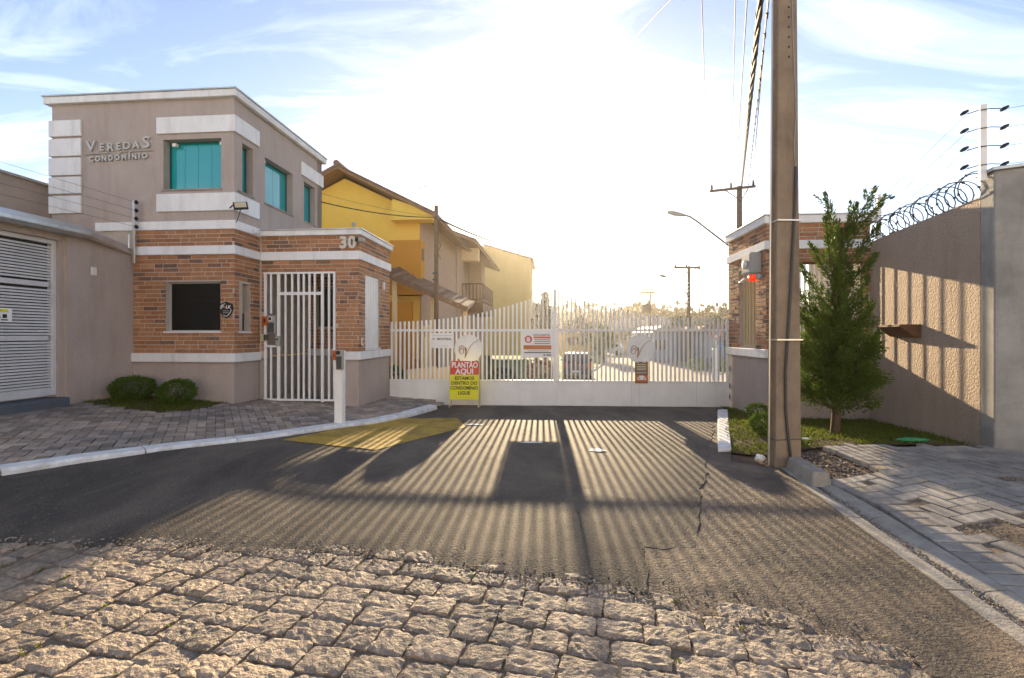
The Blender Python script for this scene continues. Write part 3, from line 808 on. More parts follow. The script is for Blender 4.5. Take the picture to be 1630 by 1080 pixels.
tag(sheet("far_sidewalk", [Vector((-34, -9.0)), Vector((34, -9.0)), Vector((34, -7.2)), Vector((-34, -7.2))], lambda x, y: .1, "paver_grey", 2.0, skirt=.2), kind="structure")

# =================================================================== LEFT GATEHOUSE
gh = empty("gatehouse", (-4.656, 7.69, 0), -TH, "two-storey grey stucco gatehouse with teal windows over a brick ground floor", "building")
FL, SD = -3.34, 2.96
w1 = (-1.274, -0.234, 3.81, 4.658)                     # upper front window
sw = [(0.10, 0.49, 3.80, 4.65), (0.834, 1.755, 3.80, 4.65), (2.19, 2.67, 3.80, 4.65)]
m_ = MB()
wall(m_, 'x', 0, -1, 0.2, FL, 0, 3.12, 5.35, [w1])
wall(m_, 'y', 0, 1, 0.2, 0.2, SD, 3.12, 5.35, sw)
fbox(m_, 'x', SD, 1, FL, 0, -0.2, 0, 3.12, 5.35)
m_.box(FL, FL + .2, 0.2, SD - .2, 3.12, 5.35)
m_.build("upper_wall", "stucco", gh)
gw = (-1.24, -0.245, 1.403, 2.245)                     # ground floor front window
gs = (0.115, 0.42, 1.40, 2.23)                         # its narrow neighbour round the corner
m_ = MB()
wall(m_, 'x', 0, -1, 0.2, -2.6, 0, 0.95, 3.16, [gw])
wall(m_, 'y', 0, 1, 0.2, 0.2, SD, 0.95, 3.16, [gs])
m_.build("brick_backing", "mortar", gh)
m_ = MB(); fbox(m_, 'x', 0.008, -1, -2.6, -0.008, -0.2, 0, -.1, 0.92); fbox(m_, 'y', -0.008, 1, 0.208, SD, -0.2, 0, -.1, 0.92)
m_.build("plinth", "stucco", gh)
brick_faces([('x', 0, -1, -1.83, 0.0, 1.034, 2.698, [gw]), ('x', 0, -1, -1.83, 0.0, 2.846, 3.12, []),
             ('y', 0, 1, 0.0, 0.70, 1.034, 2.698, [gs]), ('y', 0, 1, 0.0, 0.70, 2.846, 3.12, [])], gh)
def band(mb, z0, z1, out, f0, s1):                       # mitred round the corner
    mb.add([(f0, -out, z0), (out, -out, z0), (out, s1, z0), (0.0, s1, z0), (0.0, 0.0, z0), (f0, 0.0, z0),
            (f0, -out, z1), (out, -out, z1), (out, s1, z1), (0.0, s1, z1), (0.0, 0.0, z1), (f0, 0.0, z1)],
           [(5, 4, 1, 0), (4, 3, 2, 1), (6, 7, 10, 11), (7, 8, 9, 10), (0, 1, 7, 6), (1, 2, 8, 7), (2, 3, 9, 8), (5, 0, 6, 11)])
for z0, z1, out, f0, s1 in ((3.12, 3.267, 0.035, -2.5, 0.66), (2.698, 2.846, 0.04, -1.83, 0.66), (0.887, 1.034, 0.05, -1.83, 0.66)):
    m_ = MB(); band(m_, z0, z1, out, f0, s1); m_.build("trim_band", "white_trim", gh, bevel=0.006)
for z0, z1, s1 in ((4.75, 5.03, 0.632), (3.43, 3.73, 0.632)):
    m_ = MB(); band(m_, z0, z1, 0.035, -1.377, s1); m_.build("window_panel", "white_trim", gh, bevel=0.006)
for z0, z1 in ((4.75, 5.03),):
    m_ = MB(); m_.box(0.0, 0.035, 2.06, 2.985, z0, z1); m_.build("window_panel", "white_trim", gh, bevel=0.006)
for z0, z1 in ((4.77, 5.05), (4.43, 4.73), (4.10, 4.40), (3.78, 4.07), (3.44, 3.74)):
    m_ = MB(); m_.add([(-3.375, -.035, z0), (-2.77, -.035, z0), (-2.77, 0, z0), (-3.34, 0, z0), (-3.34, .25, z0), (-3.375, .25, z0)] + [(-3.375, -.035, z1), (-2.77, -.035, z1), (-2.77, 0, z1), (-3.34, 0, z1), (-3.34, .25, z1), (-3.375, .25, z1)],
                      [(5, 4, 3, 2, 1, 0), (6, 7, 8, 9, 10, 11)] + [(k, (k + 1) % 6, 6 + (k + 1) % 6, 6 + k) for k in range(6)])
    m_.build("quoin", "white_trim", gh, bevel=0.006)
m_ = MB(); m_.box(FL - .08, 0.08, -0.08, SD + .08, 5.32, 5.435); m_.build("cornice", "white_trim", gh, bevel=0.008)
m_ = MB(); m_.box(FL - .10, 0.10, -0.10, SD + .10, 5.4352, 5.462); m_.build("roof_flashing", "flashing", gh, bevel=0.004)
def glazed(parent, axis, c, sgn, o, depth, fm, gm, n, fw=0.03, name="window", bars=False):
    fr = MB(); a0, a1, z0, z1 = o
    fbox(fr, axis, c, sgn, a0, a1, -depth - .04, -depth, z0, z0 + fw); fbox(fr, axis, c, sgn, a0, a1, -depth - .04, -depth, z1 - fw, z1)
    fbox(fr, axis, c, sgn, a0, a0 + fw, -depth - .04, -depth, z0 + fw, z1 - fw); fbox(fr, axis, c, sgn, a1 - fw, a1, -depth - .04, -depth, z0 + fw, z1 - fw)
    f_ = fr.build(name, fm, parent)
    w = (a1 - a0 - 2 * fw) / n
    for k in range(n):
        p = MB(); fbox(p, axis, c, sgn, a0 + fw + k * w + (.003 if k else 0), a0 + fw + (k + 1) * w - (.003 if k < n - 1 else 0), -depth - .025 - .004 * (k % 2), -depth - .012, z0 + fw, z1 - fw)
        p.build("pane", gm, f_)
    return f_
def sill(parent, axis, c, sgn, a0, a1, z, depth=.15, m="concrete_kerb", out=.02):
    b = MB(); fbox(b, axis, c, sgn, a0 - .02, a1 + .02, -0.002, out, z - .025, z + .004); fbox(b, axis, c, sgn, a0 + .001, a1 - .001, -depth, -0.002, z - .02, z + .004)
    b.build("window_sill", m, parent, bevel=.002)
f_ = glazed(gh, 'x', 0, -1, w1, 0.13, "teal_frame", "teal_glass", 4)
for x in (w1[0] + .14, w1[1] - .04):
    b = MB(); b.box(x - .035, x + .035, 0.06, 0.12, w1[3] - .09, w1[3] - .035); b.build("bracket", "white_trim", f_)
for x in (-.92, -.50):
    b = MB(); b.box(x - .012, x + .012, 0.105, 0.128, w1[2] + .005, w1[2] + .028); b.build("catch", "white_trim", f_)
sill(gh, 'x', 0, -1, w1[0], w1[1], w1[2])
for k, o in enumerate(sw):
    f_ = glazed(gh, 'y', 0, 1, o, 0.13, "teal_frame", "teal_glass", (1, 2, 1)[k]); sill(gh, 'y', 0, 1, o[0], o[1], o[2])
    if k == 1:
        b = MB(); b.box(-.10, -.05, o[0] + .04, o[0] + .09, o[3] - .09, o[3] - .03); b.build("bracket", "white_trim", f_)
glazed(gh, 'x', 0, -1, gw, 0.10, "alu", "dark_glass", 1, 0.022); sill(gh, 'x', 0, -1, gw[0], gw[1], gw[2], .12, "white_trim")
f_ = glazed(gh, 'y', 0, 1, gs, 0.10, "alu", "dark_glass", 1, 0.02); sill(gh, 'y', 0, 1, gs[0], gs[1], gs[2], .12, "white_trim")
for a in (.16, .21, .31):
    b = MB(); b.box(-.075, -.06, a - .007, a + .007, 1.72, 2.2); b.build("bar", "cream_wall", f_)
b = MB(); b.box(FL, 0, .2, SD - .2, 5.30, 5.318); b.box(FL + .2, -.2, .2, SD - .2, 3.0, 3.05); b.build("slab", "cement", gh)
b = MB(); b.box(-0.075, 0.008, -0.02, 0.045, 3.15, 3.20); 
b = MB(); b.box(.036, .075, .44, .53, 3.145, 3.215); b.build("junction_box", "white_trim", gh, bevel=.004)

# ---- lettering on the gatehouse
sg = empty("wall_lettering", (-4.656, 7.69, 0), -TH, "raised metal VEREDAS CONDOMÍNIO lettering on the upper stucco wall", "lettering")
def letters(parent, items, m, y, ext, off):
    for ch, x, z, size, sx in items:
        text("letter", ch, size, m, parent, (x, y, z), 0, ext, off, 'CENTER', sx)
mx = lambda p: (-4.656 - 7.69 * ((p - CX) / F)) / (0.9966 + 0.0819 * ((p - CX) / F)) * -1
mz = lambda q: H - (q - HY) * (7.87 / F)
letters(sg, [(c, mx(p), mz(q), s_, sx) for c, p, q, s_, sx in
             [("V", 147, 233.5, 0.25, 1.15), ("E", 164.5, 235.5, 0.175, 1.0), ("R", 178, 236, 0.20, 1.0), ("E", 191, 235, 0.175, 1.0), ("D", 204, 234.5, 0.175, 1.15), ("A", 218.5, 234, 0.17, 1.1), ("S", 234.5, 230.5, 0.27, 1.2)]], "letter_metal", -0.018, 0.014, 0.0035)
letters(sg, [(c, mx(p), mz(q), .125, sx) for c, p, q, sx in (("C", 148, 254, .95), ("O", 158, 253.7, .95), ("N", 168.3, 253.4, .92), ("D", 178.5, 253.1, .95), ("O", 188.7, 252.8, .95), ("M", 199.8, 252.4, .92), ("Í", 208.3, 251.3, 1.0), ("N", 216, 251.8, .92), ("I", 223.7, 251.6, 1.0), ("O", 232.5, 251.3, .98))], "letter_metal", -0.018, 0.014, 0.005)
for p0, p1, q in ((137, 178, 245), (194, 245, 243)):
    b = MB(); b.tube([(mx(p0), -.012, mz(q)), (mx(p1), -.012, mz(q - .8))], 0.011, 6); b.build("rule", "letter_metal", sg)
b = MB(); b.tube([(mx(176 + t * 18), -.012, mz(244 + 4.5 * math.sin(t * math.pi))) for t in [k / 8 for k in range(9)]], 0.010, 6); b.build("swash", "letter_metal", sg)

# ---- shield sign, floodlight
sh = empty("shield_sign", (-4.656, 7.69, 0), -TH, "black shield-shaped alarm sign on the bricks beside the dark window", "sign")
def shield(cx, cz, w, h, y0, y1, m, name):
    pts = [(-.46, .36), (-.2, .44), (0, .5), (.2, .44), (.46, .36), (.5, .05), (.42, -.2), (.22, -.4), (0, -.52), (-.22, -.4), (-.42, -.2), (-.5, .05)]
    b = MB(); b.prism([(cx + x * w, cz + z * h) for x, z in pts], 'y', y0, y1); return b.build(name, m, sh, bevel=.002)
scx, scz = -0.125, 1.765
shield(scx, scz, .235, .275, -.034, -.014, "black", "panel")
b = MB(); b.tube([(scx + x * .20, -.036, scz + z * .235) for x, z in [(-.44, .06), (-.43, .3), (-.2, .4), (-.05, .43)]], .006, 4); b.build("edge_stripe", "sign_white", sh)
b = MB(); b.tube([(scx + x * .20, -.036, scz + z * .235) for x, z in [(.47, .02), (.40, -.2), (.2, -.38), (0, -.48), (-.2, -.38)]], .006, 4); b.build("edge_stripe", "sign_white", sh)
text("lettering", "P  LK", .075, "sign_white", sh, (scx, -.0365, scz + .045), off=.002, shear=.2)
b = MB(); b.disc((scx - .022, scz + .047), .023, -.0375, -.034, 6); b.build("emblem", "orange_plastic", sh)
for k in range(2):
    b = MB(); b.box(scx - .05, scx + .05, -.0362, -.034, scz - .025 - k * .032, scz - .012 - k * .032); b.build("print_line", "grey_plastic", sh)
fl = empty("floodlight", tuple(at(383, 328, 7.45)), math.radians(28), "small square black floodlight on the stucco corner above the brick band", "floodlight")
b = MB(); b.box(-.105, .105, -.02, .02, -.075, .075); q = b.build("housing", "black", fl, bevel=.008, rot=(math.radians(-32), math.radians(-10), 0))
b = MB(); b.box(-.082, .082, -.024, -.0205, -.055, .055); b.build("lens", "beige_plastic", fl, rot=(math.radians(-32), math.radians(-10), 0))
b = MB(); b.tube([(-.02, .03, .0), (-.12, .10, .015), (-.16, .22, .0)], .012, 6); b.build("arm", "dark_grey", fl)
b = MB(); b.tube([(0, .03, -.05), (-.03, .12, -.14), (-.07, .2, -.24)], .006, 5); b.build("cable", "dark_grey", fl)

# =================================================================== ENTRANCE PORCH
po = empty("entrance_porch", (-2.736, 8.20, 0), -TH, "low brick entrance porch with white bands between the gatehouse and the car gate", "building")
PF, PS = -1.87, 1.57
op = (-1.786, -0.424, 0.0, 2.49)
ow = (0.269, 0.99, 1.08, 2.47)
m_ = MB()
wall(m_, 'x', 0, -1, 0.2, PF + .002, 0, 0.92, 3.16, [op]); wall(m_, 'y', 0, 1, 0.2, 0.2, PS, 0.92, 3.16, [ow])
wall(m_, 'x', PS, -1, .15, -1.85, -0.75, 1.0, 3.16, [(-1.62, -1.25, 1.5, 2.35), (-1.10, -.92, 1.5, 2.3)])
m_.build("brick_backing", "mortar", po)
m_ = MB(); wall(m_, 'x', 0.008, -1, .19, PF + .004, op[0], -.12, .90); m_.build('pier_plinth', 'stucco', po)
m_ = MB(); wall(m_, 'x', 0.008, -1, .19, op[1], -0.008, -.12, .90); wall(m_, 'y', -0.008, 1, .19, 0.2, PS, -.2, .90)
m2_ = MB(); wall(m2_, 'x', PS + .01, -1, .15, -1.85, -.75, -.12, .9); m2_.build('rear_plinth', 'stucco', po)
m_.build("plinth", "stucco", po)
brick_faces([('x', 0, -1, PF + .045, 0.0, 1.045, 2.69, [op]), ('x', 0, -1, PF + .045, 0.0, 2.846, 3.13, []),
             ('y', 0, 1, 0.0, PS, 1.045, 2.69, [ow]), ('y', 0, 1, 0.0, PS, 2.846, 3.13, []),
             ('x', PS, -1, -1.8, -0.75, 1.045, 2.6, [(-1.62, -1.25, 1.5, 2.35), (-1.10, -.92, 1.5, 2.3)])], po)
for z0, z1, out in ((2.69, 2.846, .04),):
    m_ = MB(); band(m_, z0, z1, out, PF + .045, PS); m_.build("trim_band", "white_trim", po, bevel=.006)
m_ = MB(); band(m_, .90, 1.045, .05, op[1] + .0, PS); m_.build("trim_band", "white_trim", po, bevel=.006)
m_ = MB(); fbox(m_, 'x', PS, -1, -1.8, -.75, 0, .03, .9, 1.045); m_.build("trim_band", "white_trim", po, bevel=.006)
m_ = MB(); m_.box(PF - .02 + .05, .06, -.06, PS + .05, 3.13, 3.225); m_.build("cornice", "white_trim", po, bevel=.008)
m_ = MB(); m_.box(PF + .05, .08, -.08, PS + .07, 3.2252, 3.245); m_.build("roof_flashing", "flashing", po, bevel=.004)
m_ = MB(); m_.box(PF + .06, -.2, .2, PS, 3.03, 3.10); m_.build("ceiling", "stucco", po)
for o in ((-1.62, -1.25, 1.5, 2.35), (-1.10, -.92, 1.5, 2.3)):
    f_ = glazed(po, 'x', PS, -1, o, .05, "alu", "clear_glass", 2 if o[0] < -1.2 else 1, .022)
gr = MB(); fbox(gr, 'y', 0, 1, ow[0], ow[1], -.10, -.06, ow[2], ow[2] + .04); gr = gr.build("window_grille", "white_paint", po)
m_ = MB(); fbox(m_, 'y', 0, 1, ow[0], ow[1], -.10, -.06, ow[3] - .04, ow[3]); m_.build("top_rail", "white_paint", gr)
nb = 9
for k in range(nb):
    a = ow[0] + .03 + (ow[1] - ow[0] - .06) * k / (nb - 1)
    b = MB(); b.box(-.055, -.025, a - .026, a + .026, ow[2] + .01, ow[3] - .01); b.build("bar", "white_paint", gr, bevel=.003)
b = MB(); b.box(-.14, -.12, ow[0], ow[1], ow[2], ow[3]); b.build("window_screen", "beige_plastic", po)
sill(po, 'y', 0, 1, ow[0], ow[1], ow[2], .12, "white_trim")
hn = empty("house_number", (-2.736, 8.20, 0), -TH, "raised metal number 30 on the brick band of the porch", "house number")
for c, x in (("3", -.268), ("0", -.108)):
    text("digit", c, .285, "letter_metal", hn, (x, -.035, 2.985), 0, .018, .012, sx=1.05)
cm = empty("security_camera", (-2.736, 8.20, 0), -TH, "small grey bullet camera on the porch corner beside the number 30", "camera")
b = MB(); b.box(-.01, .05, -.06, -.0, 3.0, 3.04); b.build("bracket", "grey_plastic", cm)
b = MB(); b.box(.02, .13, -.12, -.03, 2.985, 3.065); b.build("housing", "grey_plastic", cm, bevel=.012)
b = MB(); b.tube([(-.02, -.13, 3.025), (.03, -.11, 3.025)], .035, 10); b.build("lens", "black", cm)
sn = empty("light_sensor", (-2.736, 8.20, 0), -TH, "small round sensor standing on the porch roof edge", "sensor")
b = MB(); b.tube([(-.09, -.02, 3.245), (-.09, -.02, 3.30)], .02, 8); b.build("base", "grey_plastic", sn)
b = MB(); b.tube([(-.09, -.02, 3.30), (-.09, -.02, 3.335), (-.09, -.02, 3.36)], [.035, .038, .02], 10); b.build("dome", "grey_plastic", sn)
sc = empty("socket_plate", (-2.736, 8.20, 0), -TH, "small white switch plate on the porch bricks above the sill", "switch plate")
b = MB(); b.box(.012, .03, .06, .13, 1.16, 1.29); b.build("plate", "white_trim", sc, bevel=.004)
b = MB(); b.box(.0305, .035, .085, .105, 1.19, 1.26); b.build("keyhole", "black", sc)
sc = empty("wall_sensor", (-2.736, 8.20, 0), -TH, "tiny white box high on the porch side wall beside the grille", "sensor")
b = MB(); b.box(.012, .05, 1.12, 1.18, 2.27, 2.42); b.build("housing", "white_trim", sc, bevel=.004)

# ---- pedestrian gate
pg = empty("pedestrian_gate", (-2.736, 8.20, 0), -TH, "white barred pedestrian gate filling the porch opening", "gate")
GB, GT = 0.155, 2.48
xl = lambda p: -(-2.736 - 8.2 * ((p - CX) / F)) / (.9966 + .0819 * ((p - CX) / F)) if False else -((-2.736 - 8.2 * ((p - CX) / F)) / (.9966 + .0819 * ((p - CX) / F)))
b = MB(); x0, x1 = op[0] + .01, op[1] - .012
b.box(x0, x1, -.035, .005, GT - .035, GT); b.box(x0, x1, -.035, .005, GB, GB + .035); b.build("frame", "white_paint", pg, bevel=.003)
zg = lambda q: H - (q - HY) * 8.32 / F
lower_only = {433: 551}
for p, wpx, z0, z1 in [(423.5, .045, GB, GT), (432.5, .032, GB, zg(551)), (432.5, .032, zg(500), GT), (444.5, .055, GB - .02, GT), (455.5, .03, GB, GT), (466, .035, GB, GT), (476, .035, GB, GT), (484.5, .035, GB, GT), (493.5, .035, GB, GT), (502, .035, GB, GT), (514, .05, GB - .02, GT), (524.5, .035, GB, GT), (533.0, .04, GB, GT)]:
    x = xl(p); b = MB(); b.box(x - wpx / 2, x + wpx / 2, -.03, 0.0, z0 + .002, z1 - .002); b.build("bar", "white_paint", pg, bevel=.003)
b = MB(); b.box(xl(446), xl(514), -.034, .004, zg(470.5), zg(465.5)); b.build("crossbar", "white_paint", pg, bevel=.003)
b = MB(); b.box(xl(424), xl(444), -.034, .004, zg(553), zg(550)); b.build("crossbar", "white_paint", pg, bevel=.003)
b = MB(); b.box(xl(441.5), xl(449), -.07, -.036, zg(551), zg(535)); b.build("lock_box", "grey_plastic", pg, bevel=.006)
b = MB(); b.tube([(xl(446), -.07, zg(540)), (xl(446), -.10, zg(540)), (xl(443), -.10, zg(541))], .009, 6); b.build("handle", "black", pg)
icm = empty("gate_intercom", (-2.736, 8.20, 0), -TH, "intercom panel with round speaker and orange card reader on the pedestrian gate", "intercom")
b = MB(); b.box(xl(430), xl(441.5), -.075, -.036, zg(531), zg(503)); b.build("backplate", "grey_plastic", icm, bevel=.008)
b = MB(); b.box(xl(430.5), xl(440), -.085, -.0755, zg(530), zg(514)); b.build("keypad", "dark_grey", icm, bevel=.004)
b = MB(); b.disc((xl(434.3), zg(508)), .045, -.09, -.0755, 20); b.build("speaker_ring", "white_trim", icm, bevel=.004)
b = MB(); b.disc((xl(434.3), zg(508)), .030, -.095, -.0905, 16); b.build("speaker", "black", icm)
b = MB(); b.box(xl(420), xl(429.7), -.075, -.036, zg(518), zg(504)); b.build("reader", "orange_plastic", icm, bevel=.008)
b = MB(); b.box(xl(423.5), xl(426.5), -.077, -.0752, zg(514), zg(508)); b.build("reader_mark", "black", icm)
lk = empty("gate_junction_box", (-2.736, 8.20, 0), -TH, "cream junction box below the intercom on the pedestrian gate", "junction box")
b = MB(); b.box(xl(417.5), xl(424), -.08, -.036, zg(544), zg(531.5)); b.build("box", "beige_plastic", lk, bevel=.008)
b = MB(); b.box(xl(424.5), xl(430), -.10, -.036, zg(542), zg(533)); b.build("lock_body", "dark_grey", lk, bevel=.008)

# ---- card-reader post at the kerb
pc = Vector(G(541, 673.5, pz)); pY = pc.y
rp = empty("reader_post", (pc.x, pc.y, pz(*pc)), -TH, "white square post with intercom and orange card reader at the kerb", "post")
ph = (673.5 - 556) * pY / F
b = MB(); b.box(-.062, .062, -.055, .055, -.03, ph - .02); b.build("column", "white_paint", rp, bevel=.006)
b = MB(); b.box(-.064, .064, -.057, .057, .33, .338); b.build("collar", "white_trim", rp)
z_ = lambda q: (673.5 - q) * pY / F
x_ = lambda p: (p - 541) * pY / F
b = MB(); b.box(x_(539.5), x_(551), -.10, -.057, z_(588), z_(557)); b.build("backplate", "grey_plastic", rp, bevel=.008)
b = MB(); b.box(x_(540.5), x_(549), -.112, -.101, z_(587), z_(567)); b.build("keypad", "dark_grey", rp, bevel=.004)
b = MB(); b.disc((x_(543.5), z_(561.5)), .030, -.115, -.101, 18); b.build("speaker", "black", rp)
b = MB(); b.box(x_(533.3), x_(539.2), -.10, -.057, z_(573), z_(558)); b.build("reader", "orange_plastic", rp, bevel=.006)
b = MB(); b.box(x_(535.3), x_(537.3), -.102, -.1002, z_(569), z_(563)); b.build("reader_mark", "black", rp)

# =================================================================== LEFT GARAGE WALL
gwl = empty("garage_wall", (-6.465, 7.84, 0), -TH, "grey stucco boundary wall with a louvred garage opening left of the gatehouse", "wall")
DZ0, DZ1, DY0, DY1 = 0.47, 2.72, -4.6, -1.16
m_ = MB()
m_.box(-.25, 0, -1.09, 0.02, -.1, 2.83); m_.box(-.25, -.06, -1.16, -1.09, -.1, 2.83); m_.box(-.25, -.02, DY0, DY1, DZ1, 2.83); m_.box(-.25, 0, -6.0, DY0, -.1, 2.83)
m_.build("stucco_face", "stucco", gwl)
m_ = MB(); m_.prism([(-.30, 2.832), (.16, 2.80), (.20, 2.84), (.20, 2.90), (.02, 3.00), (-.30, 3.02)], 'y', -6.0, -.9); m_.build("metal_canopy", "flashing", gwl, bevel=.006)
m_ = MB(); m_.add([(-.30, -.9, 2.832), (.16, -.9, 2.80), (.20, -.9, 2.84), (.20, -.9, 2.90), (.02, -.9, 3.0), (-.30, -.9, 3.02), (-.30, .0, 2.70), (-.02, 0, 2.68), (0.02, 0, 2.7), (.02, 0, 2.72), (0, 0, 2.83), (-.3, 0, 2.86)],
                  [(0, 1, 2, 3, 4, 5), (6, 11, 10, 9, 8, 7)] + [(k, (k + 1) % 6, 6 + (k + 1) % 6, 6 + k) for k in range(6)]); m_.build("canopy_end", "stucco", gwl)
m_ = MB(); m_.box(-.30, .10, -6, -1.12, -.1, .44); m_.build("threshold", "stone_blue", gwl, bevel=.02)
m_ = MB(); m_.box(.02, .034, -.66, -.58, 2.28, 2.42); 
m_ = MB(); m_.box(0.0, .02, -.74, -.66, 2.27, 2.40); m_.build("blank_plate", "white_trim", gwl, bevel=.004)
gd = empty("garage_door", (-6.465, 7.84, 0), -TH, "white louvred garage door with horizontal slats in the left wall", "garage door")
m_ = MB(); m_.box(-.17, -.09, DY1 - .055, DY1, DZ0, DZ1); m_.box(-.17, -.09, DY0, DY1 - .055, DZ1 - .06, DZ1); m_.box(-.17, -.10, DY0, DY1 - .055, DZ0, DZ0 + .12); m_.build("frame", "shutter_paint", gd, bevel=.004)
for zc in (1.30, 2.07):
    m_ = MB(); m_.box(-.165, -.105, DY0, DY1 - .085, zc - .035, zc + .035); m_.build("rail", "shutter_paint", gd, bevel=.004)
sm = MB(); sm.add([(-.146, DY0, -.004), (-.108, DY0, -.016), (-.110, DY0, .011), (-.146, DY0, .016), (-.146, DY1 - .056, -.004), (-.108, DY1 - .056, -.016), (-.110, DY1 - .056, .011), (-.146, DY1 - .056, .016)],
                  [(0, 1, 2, 3), (4, 7, 6, 5), (0, 4, 5, 1), (1, 5, 6, 2), (2, 6, 7, 3), (3, 7, 4, 0)])
sme = sm.mesh("slat", "shutter_paint")
z = DZ0 + .145
while z < DZ1 - .1:
    if min(abs(z - 1.30), abs(z - 2.07)) > .045: link("slat", sme, gd, (0, 0, z))
    z += .0415
m_ = MB(); m_.box(-.20, -.18, DY0, DY1, DZ0, DZ1); m_.build("dark_backing", "dark_grey", gd)
ws = empty("warning_sign", (-6.465, 7.84, 0), -TH, "white and yellow ATENÇÃO warning notice on the garage door slats", "sign")
sy = lambda p: -((-6.465 - 7.84 * ((p - CX) / F)) / (.9966 * ((p - CX) / F) - .0817)) * -1
s_at = lambda p: (-6.465 + .0 - ((p - CX) / F) * 7.84) / (.0817 - .9966 * ((p - CX) / F))
def yl(p): r = (p - CX) / F; return -((-6.465 - r * 7.84) / (.0817 - .9966 * r))
y1s = yl(29.5) ; y0s = y1s - .42
zq = lambda q: H - (q - HY) * (6.05 / F)
m_ = MB(); m_.box(-.100, -.092, y0s, y1s, zq(513), zq(491)); m_.build("panel", "sign_white", ws)
m_ = MB(); m_.box(-.0918, -.0905, y0s + .02, y1s - .05, zq(497), zq(492.5)); m_.build("yellow_stripe", "sign_yellow", ws)
ym = (y0s + y1s) / 2
text("lettering", "ATENÇÃO", .036, "print_green", ws, (-.089, ym - .01, zq(495)), math.pi / 2, off=.0012)
for k in range(4):
    m_ = MB(); m_.box(-.0918, -.091, y0s + .03, ym + (.07, .07, .08, .02)[k], zq(501.2 + 2.7 * k), zq(499.6 + 2.7 * k)); m_.build("print_line", "print_dark", ws)
m_ = MB(); m_.box(-.0918, -.091, y1s - .11, y1s - .06, zq(506.5), zq(500.5)); m_.build("figure_mark", "print_dark", ws)
m_ = MB(); m_.box(-.0918, -.091, y1s - .13, y1s - .05, zq(510.5), zq(508.5)); m_.build("footer_mark", "print_green", ws)

# grey house behind the garage wall
nb_ = empty("neighbour_house", (-9.0, 8.2, 0), -TH, "plain grey house rising behind the garage wall at the picture edge", "building")
m_ = MB(); m_.box(-4, 0, -5, 1.6, -.1, 4.20); m_.build("wall", "stucco", nb_)
m_ = MB(); m_.box(-4.05, .05, -5.05, 1.65, 4.2, 4.25); m_.build("coping", "flashing", nb_)

# =================================================================== CAR GATE
gang = math.atan2(GATE_R.y - GATE_L.y, GATE_R.x - GATE_L.x); gc, gs_ = math.cos(gang), math.sin(gang)
def tg(p):
    r = (p - CX) / F
    return (r * GATE_L.y - GATE_L.x) / (gc - r * gs_)
def gzz(p, q): return H - (q - HY) * (GATE_L.y + gs_ * tg(p)) / F
top_px = [(620, 513), (660, 511.5), (689, 509.5), (720, 506), (755, 501), (782, 494.5), (811, 486.7), (840, 478), (867, 466.7), (878, 462.5), (885, 461), (890, 464), (911, 473), (933, 479.6), (962, 486.7), (982, 491), (1004, 496), (1026, 500), (1055, 504), (1082, 505.8), (1160, 506.8)]
def top_at(p):
    for (a, b), (c, d) in zip(top_px[:-1], top_px[1:]):
        if a <= p <= c: return b + (d - b) * (p - a) / (c - a)
    return top_px[-1][1]
PT, PB, RZ = 0.375, -0.105, 1.440
def leaf(label, p0, p1, post):
    g = empty("gate_leaf", (GATE_L.x, GATE_L.y, 0), gang, label, "gate", "two leaves of the white car gate")
    t0, t1 = tg(p0), tg(p1)
    b = MB(); b.box(t0, t1, -.02, .02, PB, PT); b.build("panel", "white_paint", g, bevel=.004)
    b = MB(); b.box(t0, t1, -.028, .028, PT, PT + .03); b.build("rail", "white_paint", g, bevel=.003)
    b = MB(); b.box(t0, t1, .016, .05, RZ - .025, RZ + .025); b.build("rail", "white_paint", g, bevel=.003)
    b = MB(); b.box(t0, t1, -.026, .026, PB - .02, PB); b.build("rail", "white_paint", g, bevel=.003)
    p = p0 + (2.5 if not post else 3)
    while p < p1 - 3:
        w = .034
        zt = gzz(p, top_at(p)); b = MB(); t = tg(p)
        b.box(t - w / 2, t + w / 2, -.018, .014, PT + .031, zt); b.build("bar", "white_paint", g)
        p += 6.88
    b = MB()
    if post: b.box(tg(880.2), tg(885.8), -.035, .035, PB, gzz(883, 460.5)); b.build("post", "white_paint", g, bevel=.004)
    else: b.box(t1 - .05, t1, -.03, .03, PB, gzz(1158, 508)); b.build("post", "white_paint", g, bevel=.004)
    return g
lf1 = leaf("left white barred gate leaf carrying the tall centre post and two notices", 620.5, 886, True)
lf2 = leaf("right white barred gate leaf with a solid lower panel beside the right gatehouse", 886.3, 1160.5, False)
for p in (1005, 1018, 1108):
    b = MB(); t = tg(p); b.box(t - .0015, t + .0015, -.0215, -.0201, PB + .01, PT - .01); b.build("panel_seam", "grey_plastic", lf2)
for p in (941, 1132):
    b = MB(); t = tg(p); b.tube([(t, -.02, PB - .03), (t, .02, PB - .03)], .03, 12); b.build("wheel", "dark_grey", lf2)
for z in (.05, .62, .28):
    b = MB(); t = tg(1161.5); b.tube([(t, -.03, z), (t, -.03, z + .09)], .022, 8); b.build("hinge", "dark_grey", lf2)
tr = MB(); t0, t1 = tg(890), tg(1158)
tr.box(t0, t1, -.02, .02, -.16, -.128); tag(tr.build("gate_track", "steel", None, loc=(GATE_L.x, GATE_L.y, 0), rot=(0, 0, gang)), "steel floor track under the right gate leaf", "gate track")
m_ = MB(); m_.box(tg(884), tg(888.5), .036, .05, PB - .02, RZ + .05); m_.build("slit_cover", "white_paint", lf1)  # added plate, blocks the slit of sun between the two leaves
